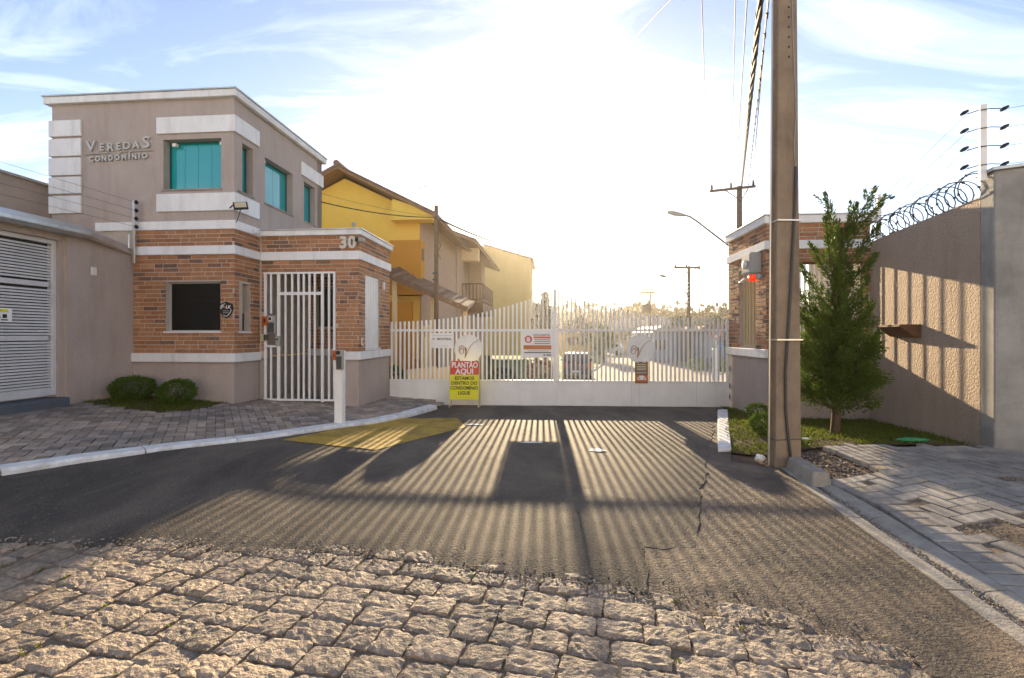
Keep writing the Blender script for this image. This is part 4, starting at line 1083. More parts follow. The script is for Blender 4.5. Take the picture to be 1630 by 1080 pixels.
def medallion(p, label):
    m = empty("gate_medallion", (GATE_L.x, GATE_L.y, 0), gang, label, "emblem", "round V emblems on the gate")
    c = tg(p); z = gzz(p, 555.5); r = .292
    b = MB(); b.disc((c, z), r - .012, -.045, -.02, 48); b.build("disc", "white_paint", m)
    b = MB(); b.tube([(c + (r - .008) * math.cos(a), -.046, z + (r - .008) * math.sin(a)) for a in [k * 2 * math.pi / 48 for k in range(49)]], .012, 6, caps=False); b.build("rim", "white_trim", m, True)
    # script V
    zz = lambda u, v: (c + u * r, -.050, z + v * r)
    sp = []
    for k in range(26):
        t = k / 25; a = math.radians(200 - 560 * t); rad = .08 + .20 * t
        sp.append((-.47 + rad * math.cos(a) * .92 * (1), -.12 + rad * math.sin(a) * 1.35))
    sp += [(-.20, .12), (-.16, -.02), (-.17, -.2), (-.20, -.42), (-.235, -.62)]
    b = MB(); b.tube([zz(*q) for q in sp[:-5]], [.005 + .005 * abs(math.sin(k * .25)) for k in range(len(sp) - 5)], 5)
    b.tube([zz(-.20, .10), zz(-.155, -.05), zz(-.165, -.25), zz(-.21, -.5), zz(-.24, -.66)], [.008, .016, .014, .010, .004], 5)
    b.tube([zz(-.24, -.66), zz(-.12, -.4), zz(.02, -.05), zz(.2, .25), zz(.42, .46), zz(.60, .55), zz(.72, .62)], [.004, .006, .007, .006, .005, .006, .003], 5)
    b.build("script_letter", "copper", m, True)
medallion(746, "round white V emblem behind the yellow and red board")
medallion(1019, "round white V emblem above the small brown notice")
# white notice
sgn = empty("gate_notice", (GATE_L.x, GATE_L.y, 0), gang, "plain white MONTREAL notice wired to the left gate leaf", "sign")
a0, a1, z1, z0 = tg(687.5), tg(722.5), gzz(705, 530.5), gzz(705, 554.5)
b = MB(); b.box(a0, a1, -.032, -.024, z0, z1); b.build("panel", "sign_white", sgn)
text("lettering", "MONTREAL", .062, "print_dark", sgn, ((a0 + a1) / 2 + .04, -.0335, z0 + (z1 - z0) * .60), off=.0015, sx=.95)
b = MB(); b.tube([(a0 + .045 + .03 * u, -.033, z0 + (z1 - z0) * .6 + .018 * v) for u, v in [(-1, -.3), (0, 1), (1, .2), (.3, -.6), (-.6, -.5)]], .004, 4); b.build("emblem", "sign_olive", sgn)
b = MB(); b.box(a0 + .02, a1 - .02, -.0332, -.0322, z1 - .055, z1 - .05); b.build("print_line", "grey_plastic", sgn)
b = MB(); b.box(a0 + .12, a1 - .12, -.0332, -.0322, z0 + .045, z0 + .05); b.build("print_line", "grey_plastic", sgn)
# white and red notice
sgn = empty("gate_notice", (GATE_L.x, GATE_L.y, 0), gang, "white accident warning notice with a red bar beside the centre post", "sign")
a0, a1, z1, z0 = tg(831.5), tg(880), gzz(856, 526), gzz(856, 569.5)
Hn, Wn = z1 - z0, a1 - a0
b = MB(); b.box(a0, a1, -.032, -.024, z0, z1); b.build("panel", "sign_white", sgn)
def pr(u0, u1, v0, v1, m, name="print_bar"): b = MB(); b.box(a0 + u0 * Wn, a0 + u1 * Wn, -.0335, -.0322, z1 - v1 * Hn, z1 - v0 * Hn); b.build(name, m, sgn)
text("lettering", "EVITE ACIDENTES", .052, "print_dark", sgn, (a0 + .63 * Wn, -.0335, z1 - .18 * Hn), off=.0012, sx=.80)
pr(.37, .92, .235, .295, "sign_red"); pr(.04, .95, .55, .70, "sign_orange")
for k, v in enumerate((.35, .42, .49)): pr(.40, .92, v - .012, v + .012, "print_dark", "print_line")
pr(.18, .88, .745, .765, "grey_plastic", "print_line"); pr(.06, .94, .80, .835, "print_dark", "print_line"); pr(.78, .95, .885, .925, "print_dark", "print_line")
b = MB(); n8 = 8; b.prism([(a0 + .2 * Wn + .115 * Wn * 1.1 * math.cos((k + .5) * math.pi / 4), z1 - .33 * Hn + .115 * Wn * 1.1 * math.sin((k + .5) * math.pi / 4)) for k in range(8)], 'y', -.0335, -.0322); b.build("stop_mark", "sign_red", sgn)
b = MB(); b.disc((a0 + .2 * Wn, z1 - .35 * Hn), .042, -.0345, -.0337, 14); b.box(a0 + .2 * Wn - .035, a0 + .2 * Wn + .03, -.0345, -.0337, z1 - .35 * Hn, z1 - .25 * Hn); b.build("hand_mark", "sign_white", sgn)
b = MB(); b.disc((a0 + .72 * Wn, z1 - .905 * Hn), .018, -.0335, -.0322, 10); b.build("emblem", "print_dark", sgn)
# brown notice
sgn = empty("gate_notice", (GATE_L.x, GATE_L.y, 0), gang, "small brown notice with a white car symbol under the right V emblem", "sign")
a0, a1, z1, z0 = tg(1010), tg(1030.5), gzz(1020, 576), gzz(1020, 610)
Hn, Wn = z1 - z0, a1 - a0
b = MB(); b.box(a0, a1, -.054, -.046, z0, z1); b.build("panel", "sign_brown", sgn)
def pr(u0, u1, v0, v1, m, name="print_bar"): b = MB(); b.box(a0 + u0 * Wn, a0 + u1 * Wn, -.0555, -.0542, z1 - v1 * Hn, z1 - v0 * Hn); b.build(name, m, sgn)
pr(.03, .97, .03, .36, "sign_olive")
pr(.03, .97, .62, .93, "sign_orange")
for v in (.12, .21, .29, .37): 
    b = MB(); b.box(a0 + .15 * Wn, a0 + .85 * Wn, -.0565, -.0556, z1 - (v + .015) * Hn, z1 - (v - .012) * Hn); b.build("print_line", "sign_white", sgn)
pr(.1, .9, .46, .56, "grey_plastic"); 
b = MB(); b.prism([(a0 + u * Wn, z1 - v * Hn) for u, v in [(.2, .84), (.2, .74), (.28, .71), (.36, .64), (.66, .64), (.74, .71), (.82, .74), (.82, .84)]], 'y', -.0575, -.0566); b.build("car_symbol", "sign_white", sgn)
for u in (.33, .69):
    b = MB(); b.disc((a0 + u * Wn, z1 - .77 * Hn), .016, -.0585, -.0576, 8); b.build("car_lamp_mark", "sign_brown", sgn)

# ---- folding board in front of the gate
bx_, by_ = -0.955, 9.28; bz = gz(bx_, by_) + .012
ab = empty("folding_board", (bx_, by_, bz), gang, "folding red and yellow PLANTÃO AQUI board standing in front of the gate", "sign board")
tl = math.radians(7)
bw, bt, bb = .292, .935, .16
def tilt_box(u0, u1, z0, z1, y0, y1, m, name, sgn=1, parent=ab):
    b = MB(); b.box(u0, u1, y0, y1, z0, z1); o = b.build(name, m, parent); o.rotation_euler = (-tl * sgn, 0, 0); o.location = (0, -.115 * sgn, 0); return o
tilt_box(-bw, bw, .66, bt, -.008, .004, "sign_red", "red_panel")
tilt_box(-bw, bw, bb, .66, -.008, .004, "sign_yellow", "yellow_panel")
for s_ in (-1, 1):
    tilt_box(s_ * bw - .012, s_ * bw + .012, 0, bt + .01, -.004, .02, "beige_plastic", "leg")
    tilt_box(s_ * bw - .012, s_ * bw + .012, 0, bt + .0, -.02, .004, "beige_plastic", "leg", -1)
tilt_box(-bw, bw, .30, bt - .01, -.004, .008, "sign_yellow", "back_panel", -1)
for s_, v, sz, m, sx in (("PLANTÃO", .850, .155, "sign_white", .76), ("AQUI", .722, .15, "sign_white", 1.0), ("ESTAMOS", .585, .092, "print_green", 1.0), ("DENTRO DO", .488, .092, "print_green", .98), ("CONDOMÍNIO", .39, .092, "print_green", .90), ("LIGUE", .29, .092, "print_green", 1.0)):
    yy = -.0095
    o = text("lettering", s_, sz, m, ab, (0, -.115 + v * math.sin(tl) + yy, v * math.cos(tl)), 0, 0, .004 if sz > .1 else .0034, sx=sx, tilt=tl)

# =================================================================== RIGHT GATEHOUSE
rg = empty("guardhouse", (4.248, 7.657, 0), -TH, "small brick guardhouse with white bands and barred openings right of the gate", "building")
RW, RD = 1.632, 1.62
rf = (0.235, 1.565, 1.11, 2.565)
px2s = lambda p: (4.248 - ((p - CX) / F) * 7.657) / (((p - CX) / F) * .9966 - .0817)
rl = (px2s(1203.5), px2s(1176.5), 1.13, 2.55)
m_ = MB()
wall(m_, 'x', 0, -1, .18, 0, RW, .95, 3.22, [rf])
wall(m_, 'y', 0, -1, .18, .18, RD, .95, 3.22, [rl])
m_.box(RW - .05, RW + .1, .18, RD, .95, 3.22)
m_.build("brick_backing", "mortar", rg)
m_ = MB(); fbox(m_, 'x', .01, -1, .01, RW, -.17, 0, -.2, .945); fbox(m_, 'y', .01, -1, .18, RD, -.17, 0, -.25, .945)
m_.build("plinth", "stucco", rg)
m_ = MB(); fbox(m_, 'x', RD - .002, 1, .19, RW, -.15, 0, -.25, 1.12); m_.build("rear_plinth", "stucco", rg)
brick_faces([('x', 0, -1, 0, RW, 1.10, 2.77, [rf]), ('x', 0, -1, 0, RW, 2.913, 3.19, []),
             ('y', 0, -1, 0, RD, 1.10, 2.77, [rl]), ('y', 0, -1, 0, RD, 2.913, 3.19, []),
             ('y', rf[1], -1, .012, .17, 1.12, 2.55, [])], rg)
def band_l(mb, z0, z1, out, x1, s1):
    mb.add([(-out, -out, z0), (x1, -out, z0), (x1, 0, z0), (0, 0, z0), (0, s1, z0), (-out, s1, z0), (-out, -out, z1), (x1, -out, z1), (x1, 0, z1), (0, 0, z1), (0, s1, z1), (-out, s1, z1)],
           [(3, 2, 1, 0), (5, 4, 3, 0), (6, 7, 8, 9), (6, 9, 10, 11), (0, 1, 7, 6), (1, 2, 8, 7), (5, 0, 6, 11), (4, 5, 11, 10)])
for z0, z1, out in ((2.77, 2.913, .045), (.955, 1.10, .05)):
    m_ = MB(); band_l(m_, z0, z1, out, RW - .01, RD); m_.build("trim_band", "white_trim", rg, bevel=.006)
m_ = MB(); m_.box(-.06, RW + .12, -.06, RD + .03, 3.195, 3.325); m_.build("cornice", "white_trim", rg, bevel=.008)
m_ = MB(); m_.box(-.08, RW + .14, -.08, RD + .05, 3.3252, 3.345); m_.build("roof_flashing", "flashing", rg, bevel=.004)
gr = MB(); fbox(gr, 'x', 0, -1, rf[0], rf[1], -.12, -.08, rf[2], rf[2] + .03); gr = gr.build("window_grille", "wood_pole", rg)
m_ = MB(); fbox(m_, 'x', 0, -1, rf[0], rf[1], -.12, -.08, rf[3] - .035, rf[3]); m_.build("top_rail", "wood_pole", gr)
nb = 17
for k in range(nb):
    x = rf[0] + .03 + (rf[1] - rf[0] - .06) * k / (nb - 1)
    b = MB(); b.box(x - .011, x + .011, .085, .11, rf[2] + .03, rf[3] - .035); b.build("bar", "white_paint", gr)
gr = MB(); fbox(gr, 'y', 0, -1, rl[0], rl[1], -.12, -.08, rl[2], rl[2] + .04); gr = gr.build("window_grille", "cream_wall", rg)
m_ = MB(); fbox(m_, 'y', 0, -1, rl[0], rl[1], -.12, -.08, rl[3] - .04, rl[3]); m_.build("top_rail", "cream_wall", gr)
for k in range(6):
    a = rl[0] + .04 + (rl[1] - rl[0] - .08) * k / 5
    b = MB(); b.box(.07, .10, a - .022, a + .022, rl[2] + .01, rl[3] - .01); b.build("bar", "cream_wall", gr, bevel=.003)
b = MB(); b.box(.13, .15, rl[0], rl[1], rl[2], rl[3]); b.build("window_screen", "beige_plastic", rg)
# meter box, siren and camera on the guardhouse
zr = lambda q, Y=7.75: H - (q - HY) * Y / F
mbx = empty("meter_box", (4.248, 7.657, 0), -TH, "grey metal box with a round siren horn on the guardhouse wall beside the pole", "control box")
y0m, y1m = .14, .50
b = MB(); b.box(-.20, -.012, y0m, y1m, zr(433.5), zr(400.5)); b.build("housing", "grey_plastic", mbx, bevel=.008)
b = MB(); b.box(-.208, -.2005, y0m + .02, y1m - .02, zr(433.5) + .02, zr(400.5) - .02); b.build("door", "grey_plastic", mbx, bevel=.003)
b = MB(); b.tube([(-.209, .33, zr(418)), (-.235, .33, zr(418)), (-.245, .33, zr(418))], [.075, .07, .03], 18); b.build("horn", "white_trim", mbx, True)
srn = empty("beacon", (4.248, 7.657, 0), -TH, "red warning beacon hanging under the grey box on the guardhouse", "beacon")
b = MB(); b.tube([(-.12, .24, zr(446)), (-.12, .24, zr(443)), (-.12, .24, zr(436.5))], [.055, .07, .07], 14); b.build("lens", "red_plastic", srn, True)
b = MB(); b.tube([(-.12, .24, zr(436.5)), (-.12, .24, zr(433.8))], .074, 14); b.build("base", "grey_plastic", srn)
cm2 = empty("security_camera", (4.248, 7.657, 0), -TH, "small dark bullet camera under the grey box beside the red beacon", "camera")
b = MB(); b.tube([(-.16, .60, zr(444)), (-.15, .47, zr(440))], .030, 10); b.build("housing", "white_trim", cm2)
b = MB(); b.tube([(-.162, .64, zr(445)), (-.16, .602, zr(444))], .034, 10); b.build("lens", "black", cm2)
b = MB(); b.tube([(-.15, .48, zr(440)), (-.05, .44, zr(437)), (0, .44, zr(437))], .012, 6); b.build("bracket", "white_trim", cm2)
cm3 = empty("light_sensor", (4.248, 7.657, 0), -TH, "round pale sensor beside the red beacon under the grey box", "sensor")
b = MB(); b.tube([(-.05, .09, zr(441)), (-.11, .06, zr(441)), (-.125, .05, zr(441))], [.05, .05, .03], 14); b.build("dome", "grey_plastic", cm3, True)
b = MB(); b.tube([(-.01, .12, zr(438)), (-.06, .085, zr(440))], .015, 6); b.build("bracket", "grey_plastic", cm3)

# ---- right boundary wall and its cement pier
WA, WB = Vector((5.874, 7.523)), Vector((5.157, 5.05))
wd = (WA - WB).normalized(); wang = math.atan2(wd.y, wd.x) - math.pi / 2        # local y runs from near to far
bw_ = empty("boundary_wall", (WB.x, WB.y, 0), wang, "rough grey stucco boundary wall with a patch of barred sunlight on the right", "wall")
WL = (WA - WB).length
m_ = MB(); m_.box(0, .2, 0.0, WL + .1, -.2, 2.865); m_.build("stucco_face", "stucco_rough", bw_)
m_ = MB(); m_.add([(0.0, -.21, -.2), (1.9, -.21 - .55, -.2), (1.9, .0 - .4, -.2), (.22, 0, -.2), (0.0, 0, -.2), (0.0, -.21, 3.08), (1.9, -.76, 3.08), (1.9, -.4, 3.08), (.22, 0, 3.08), (0, 0, 3.08)],
                  [(4, 3, 2, 1, 0), (5, 6, 7, 8, 9)] + [(k, (k + 1) % 5, 5 + (k + 1) % 5, 5 + k) for k in range(5)])
m_.build("cement_pier", "cement", bw_, bevel=.01)
m_ = MB(); m_.add([(-.03, -.24, 3.08), (1.95, -.80, 3.08), (1.95, -.38, 3.08), (.24, .03, 3.08), (-.03, .03, 3.08), (-.03, -.24, 3.115), (1.95, -.80, 3.115), (1.95, -.38, 3.115), (.24, .03, 3.115), (-.03, .03, 3.115)],
                  [(4, 3, 2, 1, 0), (5, 6, 7, 8, 9)] + [(k, (k + 1) % 5, 5 + (k + 1) % 5, 5 + k) for k in range(5)])
m_.build("coping", "flashing", bw_, bevel=.004)
# letter tray on the wall
lt = empty("letter_tray", (WB.x, WB.y, 0), wang, "brown metal letter tray sticking out of the sunlit boundary wall", "letter tray")
def ywall(p):
    r = (p - CX) / F
    return (r * WB.y - WB.x) / (wd.x - r * wd.y)
ya, yb_ = ywall(1466), ywall(1428); zt = H - (518 - HY) * (WB.y + wd.y * ya) / F; 
m_ = MB()
st = 6; vs = []
prof2 = [(0.0, 0.0), (-.22, .005), (-.245, -.012), (-.15, -.09), (-.07, -.155), (0, -.165)]
for yy in (ya, yb_ + .05):
    vs += [(x, yy, zt + z) for x, z in prof2]
n6 = len(prof2)
m_.add(vs, [tuple(range(n6)), tuple(range(2 * n6 - 1, n6 - 1, -1))] + [(k, (k + 1) % n6, n6 + (k + 1) % n6, n6 + k) for k in range(n6)])
m_.build("tray", "wood", lt, bevel=.004)
m_ = MB(); m_.box(-.24, 0.0, ya - .01, yb_ + .06, zt + .002, zt + .012); m_.build("lid", "wood", lt)

# ---- razor wire, electric fence posts and wires
rzw = MB(); pts = []
turns = 17
for k in range(turns * 16 + 1):
    t = k / (turns * 16); a = k / 16 * 2 * math.pi
    rr = .165 + .02 * math.sin(k * .13)
    pts.append((.08 + rr * math.cos(a), .08 + (WL + .05) * t + .03 * math.sin(a * .5), 2.865 + .16 + rr * math.sin(a)))
rzw.tube(pts, .007, 4)
for k in range(0, len(pts) - 1, 3):
    p = Vector(pts[k]); d = (Vector(pts[k + 1]) - p).normalized(); s_ = d.cross(Vector((0, 1, 0))).normalized() if k % 2 else Vector((0, 1, 0))
    rzw.add([p + d * .022, p + s_ * .020, p - d * .022, p - s_ * .020], [(0, 1, 2, 3)])
tag(rzw.build("razor_wire", "razor", None, loc=(WB.x, WB.y, 0), rot=(0, 0, wang)), "coiled dark razor wire running along the boundary wall top", "razor wire")
def fence_post(name, base, height, label, nins, side, both=True):
    f_ = empty(name, base, wang, label, "fence post", "electric fence posts")
    b = MB(); b.box(-.028, .028, -.02, .02, 0, height); b.build("post", "white_paint", f_, bevel=.004)
    ends = []
    for k in range(nins):
        z = height - .06 - k * (height * .72 / max(1, nins - 1))
        a = MB(); a.tube([(-.15 if both else 0, -.02, z - .03), (-.05, -.03, z - .005), (.05, -.03, z), (.15, -.01, z - .005)], .005, 5); br = a.build("arm", "black", f_)
        for x in ((-.17, .175) if both else (.17,)):
            q = MB(); q.tube([(x - .03, -.015, z - .03), (x, -.015, z - .01), (x + .035, -.015, z + .01)], [.013, .021, .013], 8); q.build("insulator", "black", br)
            ends.append((x, z))
    return f_, ends
fp, fe = fence_post("electric_fence_post", (5.06, 4.93, 3.0), .82, "tall white electric fence post on the cement pier", 4, 1)
fp2, fe2 = fence_post("electric_fence_post", (5.84, 7.30, 2.80), .78, "short electric fence post where the boundary wall meets the guardhouse", 3, 1, False)
fp3 = empty("electric_fence_post", (-6.36, 7.72, 2.55), -TH, "grey electric fence post on the garage wall beside the bricks", "fence post", "electric fence posts")
b = MB(); b.box(-.02, .02, -.02, .02, 0, 1.06); b.build("post", "steel", fp3, bevel=.003)
b = MB(); b.tube([(-.01, -.05, .25), (-.05, -.05, .25), (-.05, -.05, .48)], .016, 6); b.build("clamp", "steel", fp3)
for k in range(4):
    z = 1.02 - k * .137
    b = MB(); b.tube([(.0, .0, z), (.07, -.02, z)], .006, 5); br = b.build("arm", "black", fp3)
    b = MB(); b.tube([(.05, -.02, z - .03), (.06, -.02, z), (.05, -.02, z + .03)], [.018, .032, .018], 8); b.build("insulator", "black", br)
def cable(pts, r, name, label, sag=0.0, cat="cable", group=None, m="wire", seg=14, n=5):
    out = []
    for (a, b) in zip(pts[:-1], pts[1:]):
        a, b = Vector(a), Vector(b)
        for k in range(seg + (1 if b == Vector(pts[-1]) else 0)):
            t = k / seg; p = a.lerp(b, t); p.z -= sag * 4 * t * (1 - t); out.append(p)
    mb = MB(); mb.tube(out, r, n)
    return tag(mb.build(name, m), label, cat, group)
LW = ("highest", "second", "third", "lowest")
for k in range(4):
    z = 3.0 + .82 - .06 - k * (.82 * .72 / 3)
    a = Vector((5.06 - .17, 4.91, z - .03)); b = Vector((5.87, 7.30, 2.80 + .72 - k * .2))
    cable([a, b], .0022, "fence_wire", f"{LW[k]} electric fence wire running back above the razor coil", cat="fence wire", group="fence wires above the razor coil", seg=4, n=4)
    cable([a + Vector((.35, .0, .03)), Vector((7.2, 3.6, z - .05))], .0022, "fence_wire", f"{LW[k]} electric fence wire leaving the white post to the right", cat="fence wire", group="fence wires right of the white post", seg=4, n=4)
    zl = 2.55 + 1.02 - k * .137
    cable([(-6.31, 7.70, zl), (-6.75, 4.2, zl - .02)], .0022, "fence_wire", f"{LW[k]} fence wire above the garage wall from the grey post", cat="fence wire", group="fence wires over the garage wall", seg=4, n=4)

# =================================================================== UTILITY POLE IN FRONT
P0 = Vector(G(1248, 741)); pbz = gz(*P0)
up = empty("utility_pole", (P0.x, P0.y, pbz), math.radians(2), "big square concrete utility pole standing at the corner of the lawn", "utility pole")
def ipoly(w, d):
    f_, e = d * .30, w * .10
    return [(-w / 2, -d / 2), (w / 2, -d / 2), (w / 2, -d / 2 + f_), (w / 2 - e, -d / 2 + f_ + .012), (w / 2 - e, d / 2 - f_ - .012), (w / 2, d / 2 - f_), (w / 2, d / 2), (-w / 2, d / 2), (-w / 2, d / 2 - f_), (-w / 2 + e, d / 2 - f_ - .012), (-w / 2 + e, -d / 2 + f_ + .012), (-w / 2, -d / 2 + f_)]
vs = []; fs = []; lv = [(-.3, .275, .15), (1.5, .248, .14), (3.2, .222, .13), (4.9, .197, .12), (9.0, .14, .10)]
for z, w, d in lv: vs += [(x, y, z) for x, y in ipoly(w, d)]
for k in range(len(lv) - 1):
    for i in range(12): fs.append((k * 12 + i, k * 12 + (i + 1) % 12, (k + 1) * 12 + (i + 1) % 12, (k + 1) * 12 + i))
fs += [tuple(range(12))[::-1], tuple((len(lv) - 1) * 12 + i for i in range(12))]
m_ = MB(); m_.add(vs, fs); m_.build("shaft", "pole_concrete", up, bevel=.006)
pw = lambda z: .275 + (.197 - .275) * (z + .3) / 5.2
pdp = lambda z: .15 + (.12 - .15) * (z + .3) / 5.2
upz = lambda q: (741 - q) * P0.y / F
cpx = [(1256.5, 0), (1257, 120), (1257.5, 270), (1256, 330), (1251, 420), (1245, 520), (1240, 590), (1240, 650), (1245, 700), (1250, 738)]
m_ = MB(); m_.tube([((p - 1246) * P0.y / F * .97, -pdp(upz(q)) / 2 - .012, upz(q)) for p, q in cpx[2:]], .014, 7); m_.build("conduit", "dark_grey", up, True)
m_ = MB(); m_.tube([((p - 1246) * P0.y / F, -pdp(upz(q)) / 2 - .006, upz(q)) for p, q in [(1252, -40), (1253.5, 60), (1257, 140), (1258.5, 190), (1255, 240), (1257, 275)]], .005, 5); m_.build("lead_wire", "grey_plastic", up, True)
for q in (354, 588.0 - 47):
    z = upz(q); w, d = pw(z) / 2 + .006, pdp(z) / 2 + .006
    m_ = MB()
    for s0 in ((-w, -w), (w, w)): pass
    m_.box(-w - .003, w + .003, -d - .022, -d, z - .007, z + .007); m_.box(-w - .003, -w, -d, d, z - .007, z + .007); m_.box(w, w + .003, -d, d, z - .007, z + .007); m_.build("strap", "steel", up)
z = upz(698); w, d = pw(z) / 2 + .004, pdp(z) / 2 + .004
m_ = MB(); m_.tube([(-w, -d, z), (w, -d, z + .01), (w, d, z + .01), (-w, d, z), (-w, -d, z)], .005, 5); m_.build("tie_wire", "dark_grey", up)
for k in range(7):
    z = upz(3 + k * 15.6); m_ = MB(); m_.tube([(0.01, -pdp(z) / 2 - .003, z), (0.01, -pdp(z) / 2 + .01, z)], .011, 8); m_.build("bolt_hole", "black", up)
m_ = MB(); m_.tube([(-pw(0) / 2 - .012, .02, .0), (-pw(2) / 2 - .012, .02, 2.2), (-pw(4.5) / 2 - .012, .01, 5.0)], .009, 6); m_.build("earth_strip", "steel", up)

# ---- kerb block, litter, green plastic
kbk = MB(); a = math.atan2(gdir.y, gdir.x)
kbk.add([(-.30, -.075, 0), (.30, -.085, 0), (.30, .085, 0), (-.30, .08, 0), (-.27, -.06, .13), (.28, -.065, .14), (.28, .065, .14), (-.27, .06, .13)], [(0, 3, 2, 1), (4, 5, 6, 7), (0, 1, 5, 4), (1, 2, 6, 5), (2, 3, 7, 6), (3, 0, 4, 7)])
c = Vector(G(1287, 762))
tag(kbk.build("kerb_block", "concrete_kerb", None, bevel=.012, loc=(c.x, c.y + .02, gz(*c) - .004), rot=(0, 0, a)), "loose grey concrete kerb block lying beside the utility pole", "kerb block")
def crumple(name, px, py, sx, sy_, sz, m, label, cat, zf=rz):
    c = Vector(G(px, py, zf)); vs = []; fs = []; n, k2 = 10, 5
    for j in range(k2):
        for i in range(n):
            a = 2 * math.pi * i / n; b = math.pi * (j + .5) / k2
            rr = 1 + .35 * noise.noise(Vector((math.cos(a) * 2 + px, math.sin(a) * 2, b * 2)))
            vs.append((sx * rr * math.cos(a) * math.sin(b), sy_ * rr * math.sin(a) * math.sin(b), sz * (1 + rr * math.cos(b)) * .5))
    for j in range(k2 - 1):
        for i in range(n): fs.append((j * n + i, j * n + (i + 1) % n, (j + 1) * n + (i + 1) % n, (j + 1) * n + i))
    fs += [tuple(range(n))[::-1], tuple((k2 - 1) * n + i for i in range(n))]
    o = link(name, raw_mesh(name, vs, fs, m), None, (c.x, c.y, zf(*c) - .008)); return tag(o, label, cat)
crumple("plastic_bag", 1210, 733, .055, .04, .07, "litter", "crumpled white plastic scrap on the soil left of the pole", "litter")
crumple("paper_scrap", 1283, 700, .07, .03, .03, "litter", "white paper scrap on the grass right of the pole", "litter")
crumple("green_wrapper", 1452, 703, .20, .05, .05, "green_plastic", "green plastic sheet scrap on the grass below the boundary wall", "litter")
crumple("pale_stone", 1403, 749, .045, .03, .05, "cream_wall", "pale stone beside the pavement edge and bare soil", "stone")

# =================================================================== PLANTS NEAR
def leaf_ball(name, c, rx, ry, rz_, n, L, w, m, label, cat, group=None, stem_m="bark"):
    r_ = empty(name, c, 0, label, cat, group)
    cs = []
    for _ in range(n):
        d = rdir()
        k = R.uniform(.62, 1.0) ** .6
        f_ = 1 + .16 * noise.noise(Vector((d.x * 2.4 + c[0], d.y * 2.4, d.z * 2.4)))
        p = Vector((d.x * rx * k * f_, d.y * ry * k * f_, rz_ * 1.02 + d.z * rz_ * k * f_))
        if p.z < .01: continue
        dd = (d + rdir() * .8); cs.append((p, dd, L * R.uniform(.6, 1.3), w))
    blades("foliage", m, cs, r_)
    b = MB(); b.tube([(0, 0, -.05), (0.01, 0, rz_ * .5), (0, .01, rz_ * 1.1)], [.02, .018, .01], 6)
    for k in range(5):
        a = k * 1.26; b.tube([(0, 0, rz_ * .3), (rx * .5 * math.cos(a), ry * .5 * math.sin(a), rz_)], [.012, .005], 4)
    b.build("stem", stem_m, r_)
    core = []
    return r_
c1, c2 = Vector(G(212, 637, pz)), Vector(G(282, 644, pz))
leaf_ball("box_bush", (c1.x, c1.y, pz(*c1)), .315, .30, .19, 5200, .030, .016, "leaf_box", "wide clipped green bush against the garage wall side", "bush", "clipped bushes by the gatehouse")
leaf_ball("box_bush", (c2.x, c2.y, pz(*c2)), .262, .27, .195, 4600, .030, .016, "leaf_box", "narrower clipped green bush in front of the gatehouse plinth", "bush", "clipped bushes by the gatehouse")
c1, c2 = Vector(G(1206, 668, rz)), Vector(G(1215, 692, rz))
leaf_ball("box_bush", (c1.x, c1.y, rz(*c1)), .17, .17, .13, 2200, .028, .016, "leaf_box", "small round bush behind the pole beside the guardhouse", "bush", "small bushes behind the pole")
leaf_ball("box_bush", (c2.x, c2.y, rz(*c2)), .155, .155, .14, 2200, .028, .016, "leaf_box", "small round bush nearest the pole on the lawn", "bush", "small bushes behind the pole")

tcn = Vector(G(1329, 691, rz)); tz0 = rz(*tcn)
jt_ = empty("juniper_tree", (tcn.x, tcn.y, tz0), 0, "young dark green juniper with flame-like top in front of the guardhouse", "tree")
b = MB(); b.tube([(0, 0, -.05), (.015, 0, .25), (-.01, .01, .6), (.02, 0, 1.2), (.0, 0, 2.0), (.06, 0, 2.7)], [.06, .05, .045, .035, .022, .006], 8)
k_ = tcn.y / F
lobes = []
def prf(z):                                             # crown half-width from the photograph's outline
    tb = [(.36, .10), (.46, .34), (.60, .40), (.80, .40), (1.0, .37), (1.15, .33), (1.35, .27), (1.6, .22), (1.85, .20), (2.05, .17), (2.3, .13), (2.55, .08), (2.8, .03)]
    for (a, c), (d, e) in zip(tb[:-1], tb[1:]):
        if a <= z <= d: return c + (e - c) * (z - a) / (d - a)
    return .05
z = .44
while z < 1.55:
    w = prf(z); n = 3 + int(8 * w / .5)
    a0 = R.uniform(0, 6.28)
    for i in range(n):
        a = a0 + i * 6.283 / n + R.uniform(-.35, .35); rr = w * R.uniform(.5, .86)
        lobes.append((Vector((rr * math.cos(a), rr * math.sin(a), z + R.uniform(-.06, .06))), a, z, w))
    z += .135
cs = []
for p, a, z, w in lobes:
    out = Vector((math.cos(a), math.sin(a), 0)); up_ = .35 + 1.1 * smooth((z - .7) / 1.5)
    ax = (out * .8 + Vector((0, 0, up_))).normalized()
    big = smooth((1.55 - z) / .5)
    Lb = (.16 + .05 * R.random()) * big + (.26 + .14 * R.random()) * (1 - big); wb = R.uniform(.085, .125) * big + .075 * (1 - big)
    b.tube([(0, 0, max(.3, p.z - .25)), p], [.012, .004], 4)
    nn = int(430 * big + 210 * (1 - big))
    for _ in range(nn):
        t = R.random() ** .8; d = rdir(); shell = R.random() ** .35
        q = p - Vector((p.x, p.y, 0)) * .04 + ax * ((t - .25) * Lb * 1.25) + d * wb * (1 - .8 * t * (1 - big) - .25 * t) * shell
        cs.append((q, ax * .8 + d * .9, R.uniform(.026, .050), .014))
for _ in range(2600):                                    # dense inner foliage low in the crown
    z = R.uniform(.5, 1.5); w = prf(z) * .62; a = R.uniform(0, 6.28); r_ = w * R.random() ** .5
    cs.append((Vector((r_ * math.cos(a), r_ * math.sin(a), z)), rdir(), .08, .045))
